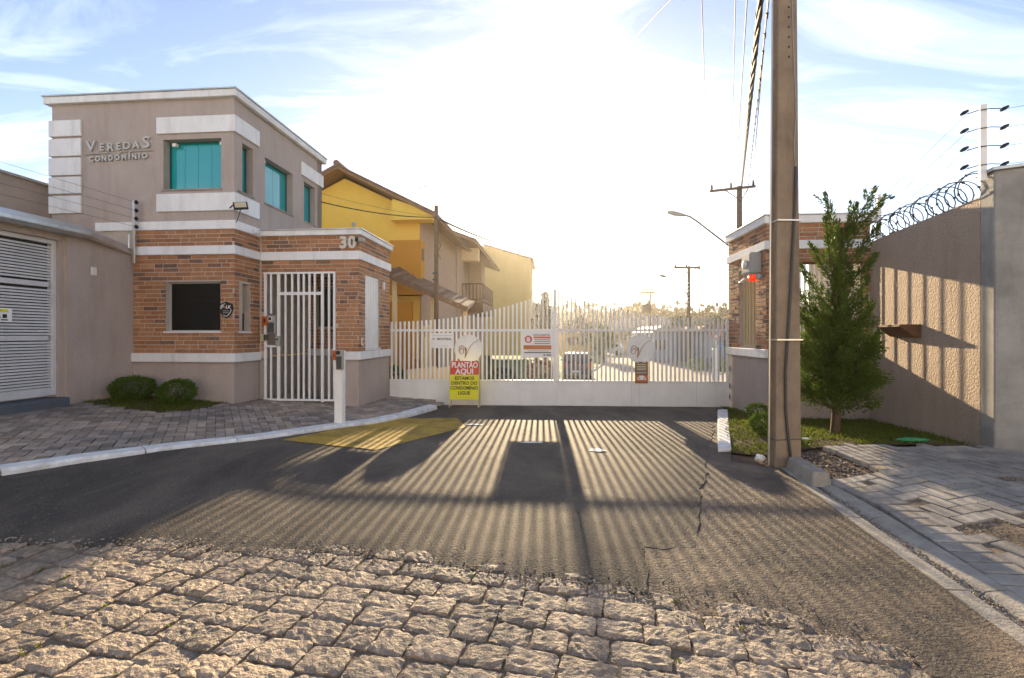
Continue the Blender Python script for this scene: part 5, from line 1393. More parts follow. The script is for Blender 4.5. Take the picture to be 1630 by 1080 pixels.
for _ in range(1100):
    z = R.uniform(1.3, 2.55); a = R.uniform(0, 6.28); r_ = (.13 - .08 * (z - 1.3) / 1.25) * R.random() ** .5
    cs.append((Vector((.03 * z + r_ * math.cos(a), r_ * math.sin(a), z)), rdir() + Vector((0, 0, 1)), .06, .022))
# spires
flames = [(.02, 2.35, -.10, 3.02), (.08, 2.3, .40, 3.04), (.12, 2.35, .58, 2.96), (.04, 2.3, .16, 2.84), (-.03, 2.1, -.24, 2.66), (.1, 2.05, .42, 2.58), (-.06, 1.85, -.30, 2.36), (.1, 1.8, .40, 2.22), (.02, 1.9, .06, 2.5), (-.1, 1.6, -.42, 2.12), (.12, 1.5, .44, 1.98),
          (-.14, 1.35, -.46, 1.88), (-.2, 1.15, -.50, 1.60), (.2, 1.2, .46, 1.66), (.0, 1.6, -.08, 2.2), (.05, 1.5, .2, 2.1), (.0, 1.4, .05, 2.0), (-.3, .9, -.50, 1.3), (.3, .9, .46, 1.28), (.25, .65, .46, .92)]
for (dx, zb, dxt, zt_) in flames:
    A, B = Vector((dx, R.uniform(-.08, .08), zb)), Vector((dxt, R.uniform(-.22, .16), zt_))
    b.tube([A, A.lerp(B, .6), B], [.012, .008, .003], 4)
    for _ in range(420):
        t = R.random(); c_ = A.lerp(B, t) + Vector((.03 * math.sin(t * 3), 0, 0)); d = rdir(); rr = .095 * (1 - t) ** .8 + .006
        cs.append((c_ + d * rr * R.random() ** .5, (B - A).normalized() * 1.1 + d * .7, R.uniform(.03, .055), .016))
    for k in range(4):                                   # side twigs of each flame
        t0 = .25 + .18 * k; c0 = A.lerp(B, t0); e_ = c0 + (B - A).normalized() * .14 + Vector((R.uniform(-.1, .1), R.uniform(-.1, .1), 0))
        for _ in range(60):
            t = R.random(); d = rdir(); cs.append((c0.lerp(e_, t) + d * .03 * (1 - t), (e_ - c0).normalized() + d * .6, R.uniform(.025, .045), .014))
blades("crown", "leaf_conifer", cs, jt_)
b.build("trunk", "bark", jt_)

# =================================================================== INSIDE THE CONDOMINIUM
road_poly = [Vector(p) for p in [(-2.2, 9.85), (4.2, 9.42), (5.2, 12), (9.5, 20), (14.0, 30), (16.5, 45), (18.5, 62), (21, 85), (14.5, 88), (13.0, 65), (10.2, 50), (6.6, 36), (3.2, 25), (.6, 17), (-1.4, 12)]]
tag(sheet("inner_road", road_poly, lambda x, y: gz(x, y) - .01, "road_inside", 1.0), kind="structure")
ll = [Vector(p) for p in [(-2.4, 10.0), (-1.5, 12), (.5, 17), (3.1, 25), (6.5, 36), (10, 50), (12.9, 66), (14.3, 86), (-4, 86), (-3.4, 50), (-1, 30), (-2.9, 14)]]
tag(sheet("lawn_strip", ll, lambda x, y: gz(x, y) + .06, "turf", .8, skirt=.1), kind="structure")
rl_ = [Vector(p) for p in [(5.4, 12), (9.7, 20), (14.2, 30), (16.7, 45), (19, 62), (40, 62), (30, 20), (12, 10)]]
tag(sheet("verge_lawn", rl_, lambda x, y: gz(x, y) + .05, "turf", 1.0, skirt=.1), kind="structure")
for poly, n in ((ll, 4200), (rl_, 5200)):
    xs = [p.x for p in poly]; ys = [p.y for p in poly]; k = 0; cs = []
    while k < n:
        x, y = R.uniform(min(xs), max(xs)), R.uniform(min(ys), max(ys))
        if not in_poly((x, y), poly): continue
        cs.append((Vector((x, y, gz(x, y) + .05)), Vector((R.uniform(-.6, .6), R.uniform(-.6, .6), 1)), R.uniform(.05, .13), .05)); k += 1
    tag(blades("verge_grass", "leaf_grass", cs), kind="stuff")
kbp = offset_line(resample(road_poly[0:1] + road_poly[1:2], 5), 0)
for nm, pts, d in (("road_kerb", road_poly[2:8], .10), ("road_kerb", [road_poly[k] for k in (9, 10, 11, 12, 13, 14)], .10)):
    a_ = resample(pts, 1.5); b_ = offset_line(a_, .14); vs, fs = [], []
    for p, q in zip(a_, b_):
        for v, z in ((p, -.05), (p, .09), (q, .09), (q, -.05)): vs.append((v.x, v.y, gz(v.x, v.y) + z))
    for k in range(len(a_) - 1):
        for c in range(3): fs.append((k * 4 + c, k * 4 + c + 1, k * 4 + c + 5, k * 4 + c + 4))
    tag(link(nm, raw_mesh(nm, vs, fs, "concrete_kerb")), kind="structure")

# ---- yellow house
YH = Vector((-2.82, 14.0, 0))
yh = empty("yellow_house", YH, -TH, "yellow two-storey house with an ochre box bay and a gabled tile roof", "house")
hx = lambda p, Y: (p - CX) / F * Y
m_ = MB(); YG = -1.0
m_.prism([(-4.8, YG), (0, YG), (0, 5.05), (-2.36, 6.18), (-4.8, 5.0)], 'y', 0, 5.2); m_.build("gable_wall", "yellow_wall", yh)
m_ = MB(); m_.box(-.01, .05, .01, 5.19, YG, 4.98); m_.build("stone_cladding", "ledger_stone", yh)
rt = lambda x: 6.30 - abs(x + 2.36) * .50
def slope(x0, x1, y0, y1, th, name, m, par, f=rt):
    b = MB(); b.add([(x0, y0, f(x0)), (x1, y0, f(x1)), (x1, y1, f(x1)), (x0, y1, f(x0)), (x0, y0, f(x0) + th), (x1, y0, f(x1) + th), (x1, y1, f(x1) + th), (x0, y1, f(x0) + th)],
                    [(0, 3, 2, 1), (4, 5, 6, 7), (0, 1, 5, 4), (1, 2, 6, 5), (2, 3, 7, 6), (3, 0, 4, 7)]); return b.build(name, m, par)
slope(-2.36, .62, -.55, 5.4, .05, "soffit", "soffit", yh); slope(-5.4, -2.36, -.55, 5.4, .05, "soffit", "soffit", yh)
slope(-2.36, .66, -.58, 5.45, .08, "roof", "roof_tile", yh, lambda x: rt(x) + .052); slope(-5.4, -2.36, -.58, 5.45, .08, "roof", "roof_tile", yh, lambda x: rt(x) + .052)
m_ = MB(); m_.tube([(-2.36, -.6, 6.45), (-2.36, 5.4, 6.45)], .09, 8); m_.build("ridge_cap", "roof_tile", yh)
m_ = MB(); m_.prism([(-.75, 4.75), (.5, 4.75), (.5, 4.98), (-.7, 5.38)], 'y', -.45, -.002); m_.build("eave_box", "yellow_wall", yh)
x0b, x1b = -.80, .16
m_ = MB(); zb = lambda q: H - (q - HY) * 13.7 / F
for k, (q0, q1) in enumerate(((383.5, 411), (412, 429.5), (430.5, 448), (449, 470))):
    m_.box(x0b, x1b, -.42, -.002 if k < 4 else 0, zb(q1), zb(q0))
m_.box(x0b + .02, x1b - .02, -.40, -.003, zb(470), zb(384)); m_.build("box_bay", "ochre_wall", yh)
m_ = MB(); m_.box(x1b - .005, x1b + .012, -.33, -.12, zb(415), zb(396)); m_.build("bay_window", "wood", yh)
m_ = MB(); m_.box(-1.6, .3, -.40, -.003, YG, .6); m_.box(-1.15, -.2, -.25, -.003, .6, 2.35); m_.build("lower_bay", "ochre_wall", yh)
m_ = MB(); m_.box(-1.45, -1.16, -.55, -.004, YG, 2.6); m_.build("porch_pillar", "cream_wall", yh)
# sloping porch roof with tiles
def rail(p, q, Y0, Y1): return at(p, q, Y0)
cp = empty("carport_roof", (0, 0, 0), 0, "sloping brown tiled carport roof in front of the yellow house", "roof")
A, B = at(612, 441, 12.6), at(742, 497, 13.4)
A2, B2 = A + EU * .1 + EV * 1.0 + Vector((0, 0, .25)), B + EV * 1.2 + Vector((0, 0, .25))
m_ = MB(); up_ = Vector((0, 0, .16))
m_.add([A, B, B2, A2, A + up_, B + up_, B2 + up_, A2 + up_], [(0, 3, 2, 1), (4, 5, 6, 7), (0, 1, 5, 4), (1, 2, 6, 5), (2, 3, 7, 6), (3, 0, 4, 7)]); m_.build("fascia", "wood", cp)
for k in range(11):
    t = k / 10; p = A.lerp(B, t) + up_ + Vector((0, -.03, .0)); q = A2.lerp(B2, t) + up_
    m_ = MB(); m_.tube([p - up_ * .25, q - up_ * .25], .06, 8); m_.build("roof_tile", "roof_tile", cp)
for t in (.08, .55, .97):
    p = A.lerp(B, t); m_ = MB(); m_.box(p.x - .06, p.x + .06, p.y + .3, p.y + .42, -1.0, p.z + .1); m_.build("pillar", "cream_wall", cp)
# antenna
an = empty("roof_antenna", (0, 0, 0), 0, "thin antenna with a tilted arm on the yellow house roof", "antenna")
p = at(665.5, 323, 15.5); m_ = MB(); m_.tube([p + Vector((0, 0, -.3)), at(665.5, 299, 15.5)], .012, 5); m_.build("mast", "wire", an)
m_ = MB(); m_.tube([at(664, 300, 15.5), at(687, 295, 15.5)], .014, 5); m_.build("arm", "wire", an)

# ---- stone-clad house with balcony
RH = YH + EV * 5.6
rh = empty("stone_house", RH, -TH, "stone-clad house with louvred door and dark balcony beside the yellow house", "house")
m_ = MB(); m_.box(-5, 0, 0, 1.7, -1.6, 5.3); m_.box(-5, -.75, 1.7, 8.5, -1.6, 5.7); m_.box(-.75, 0, 7.2, 8.5, -1.6, 5.7); m_.box(-.75, 0, 1.7, 7.2, -1.6, 2.30); m_.build("wall", "ledger_stone", rh)
f2 = lambda x: 5.55 - x * .38
slope(-4, .85, -.3, 8.9, .06, "soffit", "soffit", rh, f2); slope(-4, .9, -.33, 8.95, .09, "roof", "roof_tile", rh, lambda x: f2(x) + .062)
m_ = MB(); m_.box(-.3, .75, 1.1, 1.6, 4.7, 5.25); m_.build("eave_box", "cream_wall", rh)
dr = MB(); dr.box(-.748, -.70, 2.3, 4.6, 2.45, 4.75); dr = dr.build("balcony_door", "wood", rh)
for k in range(16):
    m_ = MB(); m_.box(-.70, -.685, 2.35, 3.4, 2.5 + k * .14, 2.6 + k * .14); m_.build("louvre", "wood", dr)
m_ = MB(); m_.box(-.70, -.69, 3.5, 4.5, 2.55, 4.65); m_.build("pane", "clear_glass", dr)
bl = MB(); bl.box(-.74, .95, 1.2, 5.2, 2.31, 2.80); bl = bl.build("balcony_slab", "wood", rh)
rl2 = MB(); rl2.box(.88, .93, 1.22, 5.18, 3.62, 3.68); rl2.box(0, .93, 1.22, 1.27, 3.62, 3.68); rl2.box(.88, .93, 1.22, 5.18, 2.92, 2.97); rl2.box(0, .88, 1.22, 1.27, 2.92, 2.97); rl2 = rl2.build("balcony_railing", "wood", rh)
for k in range(22):
    m_ = MB(); y = 1.25 + 3.9 * k / 21; m_.box(.895, .92, y - .03, y + .03, 2.81, 3.62); m_.build("baluster", "wood", rl2)
for k in range(6):
    m_ = MB(); x = .02 + .8 * k / 5; m_.box(x - .03, x + .03, 1.235, 1.255, 2.81, 3.62); m_.build("baluster", "wood", rl2)
b2 = empty("beige_house", at(773, 533, 44), -TH, "plain beige gabled house far down the street behind the balcony", "house")
m_ = MB(); zt2 = lambda q: H - (q - HY) * 44 / F
m_.prism([(-3, -2.0), (4.3, -2.0), (4.3, zt2(436)), (-.2, zt2(413.5)), (-3, zt2(425))], 'y', 0, 7); m_.build("wall", "beige_wall", b2)
m_ = MB(); m_.add([(-.2, -.3, zt2(412.5)), (4.6, -.3, zt2(437)), (4.6, 7.2, zt2(437)), (-.2, 7.2, zt2(412.5)), (-.2, -.3, zt2(411)), (4.6, -.3, zt2(435)), (4.6, 7.2, zt2(435)), (-.2, 7.2, zt2(411))],
                  [(0, 3, 2, 1), (4, 5, 6, 7), (0, 1, 5, 4), (1, 2, 6, 5), (2, 3, 7, 6), (3, 0, 4, 7)]); m_.build("roof", "roof_tile", b2)

# ---- right-hand houses behind the gate
bh = empty("blue_house", (0, 0, 0), 0, "pale blue single-storey house with three narrow windows behind the gate", "house")
YB = 47; zB = lambda q: H - (q - HY) * YB / F
m_ = MB(); wall(m_, 'x', YB, -1, .3, hx(1040, YB), hx(1107, YB), -1.6, zB(530), [(hx(a, YB), hx(b_, YB), zB(557), zB(541.5)) for a, b_ in ((1043.5, 1047), (1050, 1054), (1057, 1060.5))] + [(hx(1101, YB), hx(1104, YB), zB(554), zB(543))]); m_.box(hx(1040, YB), hx(1107, YB), YB + .3, YB + 7, -1.6, zB(530.5)); m_.build("wall", "blue_wall", bh)
for a, b_ in ((1043.5, 1047), (1050, 1054), (1057, 1060.5)):
    m_ = MB(); m_.box(hx(a, YB), hx(b_, YB), YB + .1, YB + .2, zB(557), zB(541.5)); m_.build("window", "dark_glass", bh)
m_ = MB(); m_.prism([(hx(1036, YB), zB(529.5)), (hx(1111, YB), zB(529.5)), (hx(1100, YB), zB(521)), (hx(1052, YB), zB(519))], 'y', YB - .5, YB + 7.5); m_.build("roof", "roof_pale", bh)
sh_ = empty("slate_house", (0, 0, 0), 0, "dark slate-grey house beside the pale blue house behind the gate", "house")
YS = 42; zS = lambda q: H - (q - HY) * YS / F
m_ = MB(); m_.box(hx(1109, YS), hx(1185, YS), YS, YS + 8, -1.6, zS(527)); m_.build("wall", "slate_wall", sh_)
m_ = MB(); m_.prism([(hx(1104, YS), zS(527.2)), (hx(1190, YS), zS(527.2)), (hx(1178, YS), zS(519)), (hx(1120, YS), zS(519))], 'y', YS - .5, YS + 8.5); m_.build("roof", "roof_tile", sh_)
for a in (1113, 1122, 1131):
    m_ = MB(); m_.box(hx(a, YS), hx(a + 4, YS), YS - .06, YS - .002, zS(570), zS(530)); m_.build("pilaster", "blue_wall", sh_)
m_ = MB(); m_.box(hx(1143, YS), hx(1150, YS), YS - .06, YS - .002, zS(556), zS(547)); m_.build("awning", "sign_blue", sh_)
m_ = MB(); m_.box(hx(1152, YS), hx(1157, YS), YS - .06, YS - .002, zS(552), zS(542)); m_.build("window", "dark_glass", sh_)
roofs = [("pale tiled roof house low on the hillside left of the poles", 968, 1002, 527, 511, 70, "roof_pale", "beige_wall"), ("sunlit tiled roof house directly below the far utility pole", 990, 1032, 522, 505, 85, "roof_pale", "cream_wall"),
         ("tiled roof house between the two far utility poles", 1034, 1075, 519, 503, 92, "roof_pale", "cream_wall"), ("small brown roofed house left on the hillside past the car", 930, 966, 530, 517, 66, "roof_tile", "beige_wall"),
         ("low brown roofed house at the far end of the street", 896, 926, 531, 517, 58, "roof_tile", "beige_wall")]
for lab, p0, p1, q0, q1, Y, rm, wm in roofs:
    hh = empty("hill_house", (0, 0, 0), 0, lab, "house", "houses on the hillside")
    zz = lambda q: H - (q - HY) * Y / F
    m_ = MB(); m_.box(hx(p0 + 2, Y), hx(p1 - 2, Y), Y + .5, Y + 8, -3, zz(q0)); m_.build("wall", wm, hh)
    m_ = MB(); xm = hx((p0 + p1) / 2, Y)
    m_.add([(hx(p0, Y), Y, zz(q0)), (hx(p1, Y), Y, zz(q0)), (hx(p1, Y), Y + 8.5, zz(q0)), (hx(p0, Y), Y + 8.5, zz(q0)), (hx(p0 + 5, Y), Y + 4.2, zz(q1)), (hx(p1 - 5, Y), Y + 4.2, zz(q1))], [(0, 1, 5, 4), (2, 3, 4, 5), (1, 2, 5), (3, 0, 4), (0, 3, 2, 1)])
    m_.build("roof", rm, hh)
    for k in range(2):
        m_ = MB(); xw = hx(p0 + 8 + k * 14, Y); m_.box(xw, xw + .9, Y + .44, Y + .498, zz(q0) - 1.5, zz(q0) - .5); m_.build("window", "dark_glass", hh)

# ---- trees and plants behind the gate
def tree(name, base, h, w, label, n, lm="leaf_tree", group=None, narrow=False, L=.35):
    r_ = empty(name, base, 0, label, "tree", group)
    b = MB(); b.tube([(0, 0, -.3), (.03 * h, 0, h * .3), (0, .02 * h, h * .6), (0, 0, h * .85)], [.03 * h + .05, .025 * h + .03, .015 * h + .02, .02], 7)
    cs = []; blobs = []
    for k in range(9 if not narrow else 7):
        zc = h * (.35 + .6 * (k + .5) / (9 if not narrow else 7)); wk = w * (math.sin(math.pi * (.2 + .75 * (k + .5) / 9)) if not narrow else (1 - .8 * k / 7))
        a = R.uniform(0, 6.28); o = wk * R.uniform(.25, .6) * (0.4 if narrow else 1)
        c = Vector((o * math.cos(a), o * math.sin(a), zc)); blobs.append((c, wk * R.uniform(.45, .7)))
        b.tube([(0, 0, zc - .15 * h), c], [.02 * h, .01 * h], 4)
    b.build("trunk", "bark", r_)
    for _ in range(n):
        c, rr = R.choice(blobs); d = rdir(); p = c + Vector((d.x, d.y, d.z * .85)) * rr * R.uniform(.5, 1) * (1 + .3 * noise.noise(d * 2 + c))
        cs.append((p, d + rdir(), L * R.uniform(.5, 1.2), L * .55))
    blades("crown", lm, cs, r_)
    return r_
def tb(p, q, Y): v = at(p, q, Y); return (v.x, v.y, gz(v.x, v.y))
tree("dark_tree", tb(868, 560, 52), 7.9, 1.5, "tall narrow dark tree in the sun glare by the street end", 1800, narrow=True, L=.4)
tree("dark_tree", tb(852, 560, 50), 6.3, 2.0, "rounded dark tree next to the narrow one by the street end", 1800, L=.4)
tree("dark_tree", tb(835, 560, 46), 4.5, 1.8, "short dark tree below the beige house gable", 1500, L=.4)
tree("street_tree", tb(958, 560, 48), 3.7, 1.5, "small yellow-green street tree seen through the gate right of the car", 1800, "leaf_box", L=.3)
tree("street_tree", tb(922, 560, 62), 5.0, 2.6, "broad dull green tree behind the parked car", 1700, "leaf_tree", L=.4)
tree("street_tree", tb(1083, 560, 75), 5.6, 3.5, "wide dark tree above the pale blue house roof", 1700, "leaf_tree", L=.4)
tree("street_tree", tb(1140, 560, 70), 5.2, 3.5, "wide dark tree above the slate house roof", 1700, "leaf_tree", L=.4)
for k, (p, q, Y, rx, rz_, mm, lab) in enumerate([(626, 590, 12.5, .32, .40, "leaf_box", "green garden bush behind the left end of the gate"), (668, 575, 14.5, .6, .5, "leaf_red", "reddish shrub behind the white notice"), (860, 590, 20, .6, .55, "leaf_red", "reddish shrub beside the centre gate post"),
                                                 (800, 590, 18, .5, .38, "leaf_tree", "dark garden shrub behind the accident notice"), (1108, 585, 34, .7, .45, "leaf_box", "low verge shrub beyond the right gate leaf"), (1150, 588, 33, .7, .4, "leaf_box", "low verge shrub beside the white bollard")]):
    v = at(p, q, Y); leaf_ball("garden_shrub", (v.x, v.y, gz(v.x, v.y)), rx, rx * .8, rz_, 900, .10, .05, mm, lab, "shrub", "shrubs behind the gate")
gwm = empty("garden_wall", (0, 0, 0), 0, "low cream garden wall behind the left gate leaf", "wall")
m_ = MB(); pts = [Vector((-2.55, 11.2)), Vector((-1.9, 11.6)), Vector((-1.3, 12.6))]
for a, b_ in zip(pts[:-1], pts[1:]):
    n_ = Vector((-(b_ - a).y, (b_ - a).x)).normalized() * .12
    m_.add([(a.x, a.y, -.8), (b_.x, b_.y, -.8), (b_.x + n_.x, b_.y + n_.y, -.8), (a.x + n_.x, a.y + n_.y, -.8), (a.x, a.y, .48), (b_.x, b_.y, .55), (b_.x + n_.x, b_.y + n_.y, .55), (a.x + n_.x, a.y + n_.y, .48)], [(0, 3, 2, 1), (4, 5, 6, 7), (0, 1, 5, 4), (1, 2, 6, 5), (2, 3, 7, 6), (3, 0, 4, 7)])
m_.build("wall_face", "cream_wall", gwm)
mbb = empty("meter_pillar", (0, 0, 0), 0, "cream meter pillar behind the gate left of the white notice", "meter pillar")
p = at(678, 540, 12.6); m_ = MB(); m_.box(p.x - .13, p.x + .13, p.y, p.y + .2, -.9, 1.60); m_.build("body", "cream_wall", mbb); m_ = MB(); m_.box(p.x - .03, p.x + .03, p.y - .012, p.y - .001, 1.28, 1.48); m_.build("slot", "black", mbb)

# ---- vehicles
CARX, CARY = hx(918, 27), 27.0
car = empty("parked_car", (CARX, CARY, gz(CARX, CARY)), math.radians(-8), "dark red hatchback seen from behind, parked inside the gate", "car")
sx = .86
body = [(0.02, .32), (0.0, .62), (.05, .95), (.22, 1.02), (.42, 1.50), (1.0, 1.60), (2.3, 1.52), (2.95, 1.02), (3.9, .88), (4.0, .45), (3.9, .28)]
vs = []; 
def carx(z): return sx - max(0, z - .95) * .28
m_ = MB(); n = len(body)
vs = [(-carx(z), y, z) for y, z in body] + [(carx(z), y, z) for y, z in body]
m_.add(vs, [tuple(range(n)), tuple(range(2 * n - 1, n - 1, -1))] + [(k, n + k, n + (k + 1) % n, (k + 1) % n) for k in range(n)]); m_.build("body", "car_paint", car, bevel=.03)
m_ = MB(); m_.add([(-.62, .215, 1.05), (.62, .215, 1.05), (.56, .385, 1.46), (-.56, .385, 1.46), (-.62, .18, 1.05), (.62, .18, 1.05), (.56, .35, 1.46), (-.56, .35, 1.46)], [(0, 3, 2, 1), (4, 5, 6, 7), (0, 1, 5, 4), (1, 2, 6, 5), (2, 3, 7, 6), (3, 0, 4, 7)]); m_.build("rear_window", "clear_glass", car)
for s_ in (-1, 1):
    m_ = MB(); m_.add([(s_ * (carx(1.05) + .004), .5, 1.05), (s_ * (carx(1.05) + .004), 2.75, 1.05), (s_ * (carx(1.45) + .004), 2.2, 1.45), (s_ * (carx(1.45) + .004), .6, 1.45), (s_ * (carx(1.05) - .02), .5, 1.05), (s_ * (carx(1.05) - .02), 2.75, 1.05), (s_ * (carx(1.45) - .02), 2.2, 1.45), (s_ * (carx(1.45) - .02), .6, 1.45)],
                      [(0, 1, 2, 3), (7, 6, 5, 4), (0, 4, 5, 1), (1, 5, 6, 2), (2, 6, 7, 3), (3, 7, 4, 0)]); m_.build("side_window", "dark_glass", car)
    m_ = MB(); m_.box(s_ * .84, s_ * .66, -.01, .10, .72, .98); m_.build("tail_light", "tail_red", car, bevel=.01)
    m_ = MB(); m_.box(s_ * .88, s_ * 1.02, 2.55, 2.65, .98, 1.12); m_.build("mirror", "car_paint", car, bevel=.02)
    for y in (.75, 3.15):
        w_ = MB(); w_.tube([(s_ * .68, y, .30), (s_ * .87, y, .30)], .31, 16); w_ = w_.build("wheel", "tyre", car)
        m_ = MB(); m_.tube([(s_ * .871, y, .30), (s_ * .88, y, .30)], .19, 12); m_.build("rim", "alu", w_)
m_ = MB(); m_.box(-.84, .84, -.06, .03, .34, .56); m_.build("bumper", "dark_grey", car, bevel=.02)
m_ = MB(); m_.box(-.26, .26, -.075, -.061, .42, .54); m_.build("number_plate", "sign_white", car)
c2_ = at(993, 556, 60)
car2 = empty("parked_car", (c2_.x, c2_.y, gz(c2_.x, c2_.y)), math.radians(70), "silver car parked far down the street behind the V emblem", "car")
m_ = MB(); vs = [(-.85, y, z) for y, z in body] + [(.85, y, z) for y, z in body]; m_.add(vs, [tuple(range(n)), tuple(range(2 * n - 1, n - 1, -1))] + [(k, n + k, n + (k + 1) % n, (k + 1) % n) for k in range(n)]); m_.build("body", "car_silver", car2, bevel=.05)
m_ = MB(); m_.box(-.87, .87, .7, 2.4, 1.06, 1.42); m_.build("side_window", "dark_glass", car2)
for s_ in (-1, 1):
    for y in (.75, 3.15):
        m_ = MB(); m_.tube([(s_ * .68, y, .30), (s_ * .87, y, .30)], .31, 12); m_.build("wheel", "tyre", car2)

# ---- speed sign, bollard
sp = at(1140, 531.5, 26); sps = empty("speed_sign", (sp.x, sp.y, gz(sp.x, sp.y)), 0, "round speed limit 20 sign behind the right end of the gate", "sign")
zc = sp.z - gz(sp.x, sp.y)
m_ = MB(); m_.tube([(0, .03, 0), (0, .03, zc + .3)], .035, 8); m_.build("pole", "steel", sps)
m_ = MB(); m_.disc((0, zc), .30, -.012, 0, 28); m_.build("red_ring", "sign_red", sps)
m_ = MB(); m_.disc((0, zc), .235, -.016, -.0125, 28); m_.build("face", "sign_white", sps)
text("lettering", "20", .30, "print_dark", sps, (0, -.018, zc + .02), off=.006, sx=.95)
bo = at(1139, 590, 20); bol = MB(); bol.box(-.12, .12, -.12, .12, 0, 1.62); tag(bol.build("bollard", "white_paint", None, bevel=.03, loc=(bo.x, bo.y, gz(bo.x, bo.y))), "plain white square post on the verge behind the gate", "post")

# ---- utility poles and lamp arms behind
def xpole(p, qtop, Y, r, arm, label, armz, mat_="wood_pole", dz=0):
    v = at(p, qtop, Y); b_ = gz(v.x, v.y)
    u = empty("utility_pole", (v.x, v.y, b_), 0, label, "utility pole")
    m = MB(); m.tube([(0, 0, -.3), (0, 0, v.z - b_)], [r * 1.25, r * .8], 9); m.build("shaft", mat_, u, True)
    if arm:
        a0, a1, q0, q1 = arm; m = MB(); A = at(a0, q0, Y) - v; B = at(a1, q1, Y) - v; A.y = B.y = -r - .06; A.z += v.z - b_; B.z += v.z - b_
        m.tube([A, B], .07 * (Y / 24) ** .5, 4); cr = m.build("crossarm", "wood", u)
        for t in (.04, .46, .95):
            c = A.lerp(B, t); m = MB(); m.tube([c, c + Vector((0, 0, .16)), c + Vector((0, 0, .32))], [.05, .07, .045], 7); m.build("insulator", "dark_grey", cr)
        c = A.lerp(B, .5)
        m = MB(); m.tube([A.lerp(B, .5) + Vector((-.5, 0, 0)), Vector((0, -r, c.z - .6)), A.lerp(B, .5) + Vector((.8, 0, 0))], .03, 4); m.build("brace", "dark_grey", u)
    return u, v
ua, va = xpole(1177, 297, 24, .16, (1127, 1199, 307, 299), "weathered wooden pole with a tilted crossarm behind the guardhouse roof", 0)
ub, vb = xpole(1096.5, 424, 40, .16, (1072, 1113, 427, 427), "slim pole with a level crossarm standing beyond the right gate leaf", 0)
uc, vc_ = xpole(1035, 465, 66, .15, (1019, 1042, 466, 466), "far utility pole carrying a small transformer on the street", 0)
m_ = MB(); A = at(1028, 490, 66) - vc_; m_.box(A.x - .5, A.x + .4, -.5, .3, A.z + vc_.z - gz(vc_.x, vc_.y) - .7, A.z + vc_.z - gz(vc_.x, vc_.y) + .5); m_.build("transformer", "dark_grey", uc, bevel=.1)
for k in range(6):
    m_ = MB(); z0 = H - (452 + k * 6 - HY) * 40 / F - gz(vb.x, vb.y); m_.tube([(-.16, -.1, z0), (.18, -.1, z0 + .16)], .05, 4); m_.build("white_stripe", "sign_white", ub)
p5 = at(694.5, 328, 13.0); u5 = empty("utility_pole", (p5.x, p5.y, -.6), 0, "slim brown pole in front of the stone-clad house", "utility pole")
m_ = MB(); m_.tube([(0, 0, -.2), (0, 0, p5.z + .6)], [.072, .058], 8); m_.build("shaft", "wood_pole", u5, True)
for q in (436, 446):
    m_ = MB(); z0 = H - (q - HY) * 13 / F + .6; m_.tube([(-.08, -.07, z0), (-.02, -.1, z0), (.03, -.07, z0)], .03, 6); m_.build("fitting", "dark_grey", u5)
m_ = MB(); z0 = H - (391 - HY) * 13 / F + .6; m_.tube([(.05, -.05, z0 + .15), (.14, -.06, z0), (.05, -.05, z0 - .2), (.13, -.06, z0 - .4)], .012, 5); m_.build("hook", "dark_grey", u5)
def lamp_arm(pts, Y, label, r):
    l_ = empty("street_lamp", (0, 0, 0), 0, label, "street lamp")
    P = [at(p, q, Y) for p, q in pts]
    m = MB(); m.tube(P[1:], r, 6); m.build("arm", "dark_grey", l_, True)
    m = MB(); m.tube([P[0], P[0].lerp(P[1], .4), P[1]], [r * 1.6, r * 3.0, r * 1.8], 8); m.build("lamp_head", "grey_plastic", l_, True)
lamp_arm([(1062, 338), (1090, 343), (1098, 345), (1110, 353), (1158, 390), (1176, 402)], 23.8, "street lamp on a long bent arm left of the guardhouse roof", .045)
lamp_arm([(1050, 438), (1060, 441), (1068, 444), (1093, 468), (1096, 471)], 39.8, "small far street lamp arm on the slim pole", .05)

# ---- overhead cables
def top(px_, Y): return at(px_, -4, Y)
for k, (p_end, q_end, pt, Yt, r, lab) in enumerate([(1127, 303, 1117, 6.5, .008, "thin overhead wire to the left end of the crossarm"), (1163, 301, 1171, 6.5, .008, "overhead wire to the middle of the crossarm"), (1170, 300, 1189.5, 7.0, .011, "overhead wire just left of the cable bundle"),
                                                     (1197, 297, 1222.5, 6.2, .010, "overhead wire nearest the big concrete pole")]):
    a = at(p_end, q_end, 23.9); b_ = top(pt, Yt); c = b_ + (b_ - a) * .5
    cable([a, b_, c], r, "overhead_cable", lab, cat="overhead cable")
a = at(1180, 300, 23.8); b_ = top(1211, 6.4); c = b_ + (b_ - a) * .5
bd = MB(); d = (c - a)
for j in range(4):
    pts = []
    for k in range(61):
        t = k / 60; p = a + d * t; w = .035
        p += Vector((math.cos(t * 70 + j * 1.57) * w, 0, math.sin(t * 70 + j * 1.57) * w)); pts.append(p)
    bd.tube(pts, .020, 5)
tag(bd.build("cable_bundle", "wire"), "thick twisted cable bundle rising from the wooden pole", "cable bundle")
a = at(1190, 305, 23.8); b_ = top(1224, 5.9); c = b_ + (b_ - a) * .3; dd = MB()
pts = [a.lerp(c, k / 40) for k in range(41)]; dd.tube(pts, .012, 5)
for k in range(2, 40, 1): dd.tube([pts[k] - (pts[1] - pts[0]) * .12, pts[k] + (pts[1] - pts[0]) * .12], .022, 5)
tag(dd.build("spacer_cable", "wire"), "cable with small clips rising beside the twisted bundle", "overhead cable")
a, b_ = top(1069, 7.0), at(985, 88, 14); cable([a + (a - b_) * .4, a, b_, b_ + (b_ - a) * 3.2], .009, "overhead_cable", "lone slanting wire at the picture's top left of the pole", cat="overhead cable")
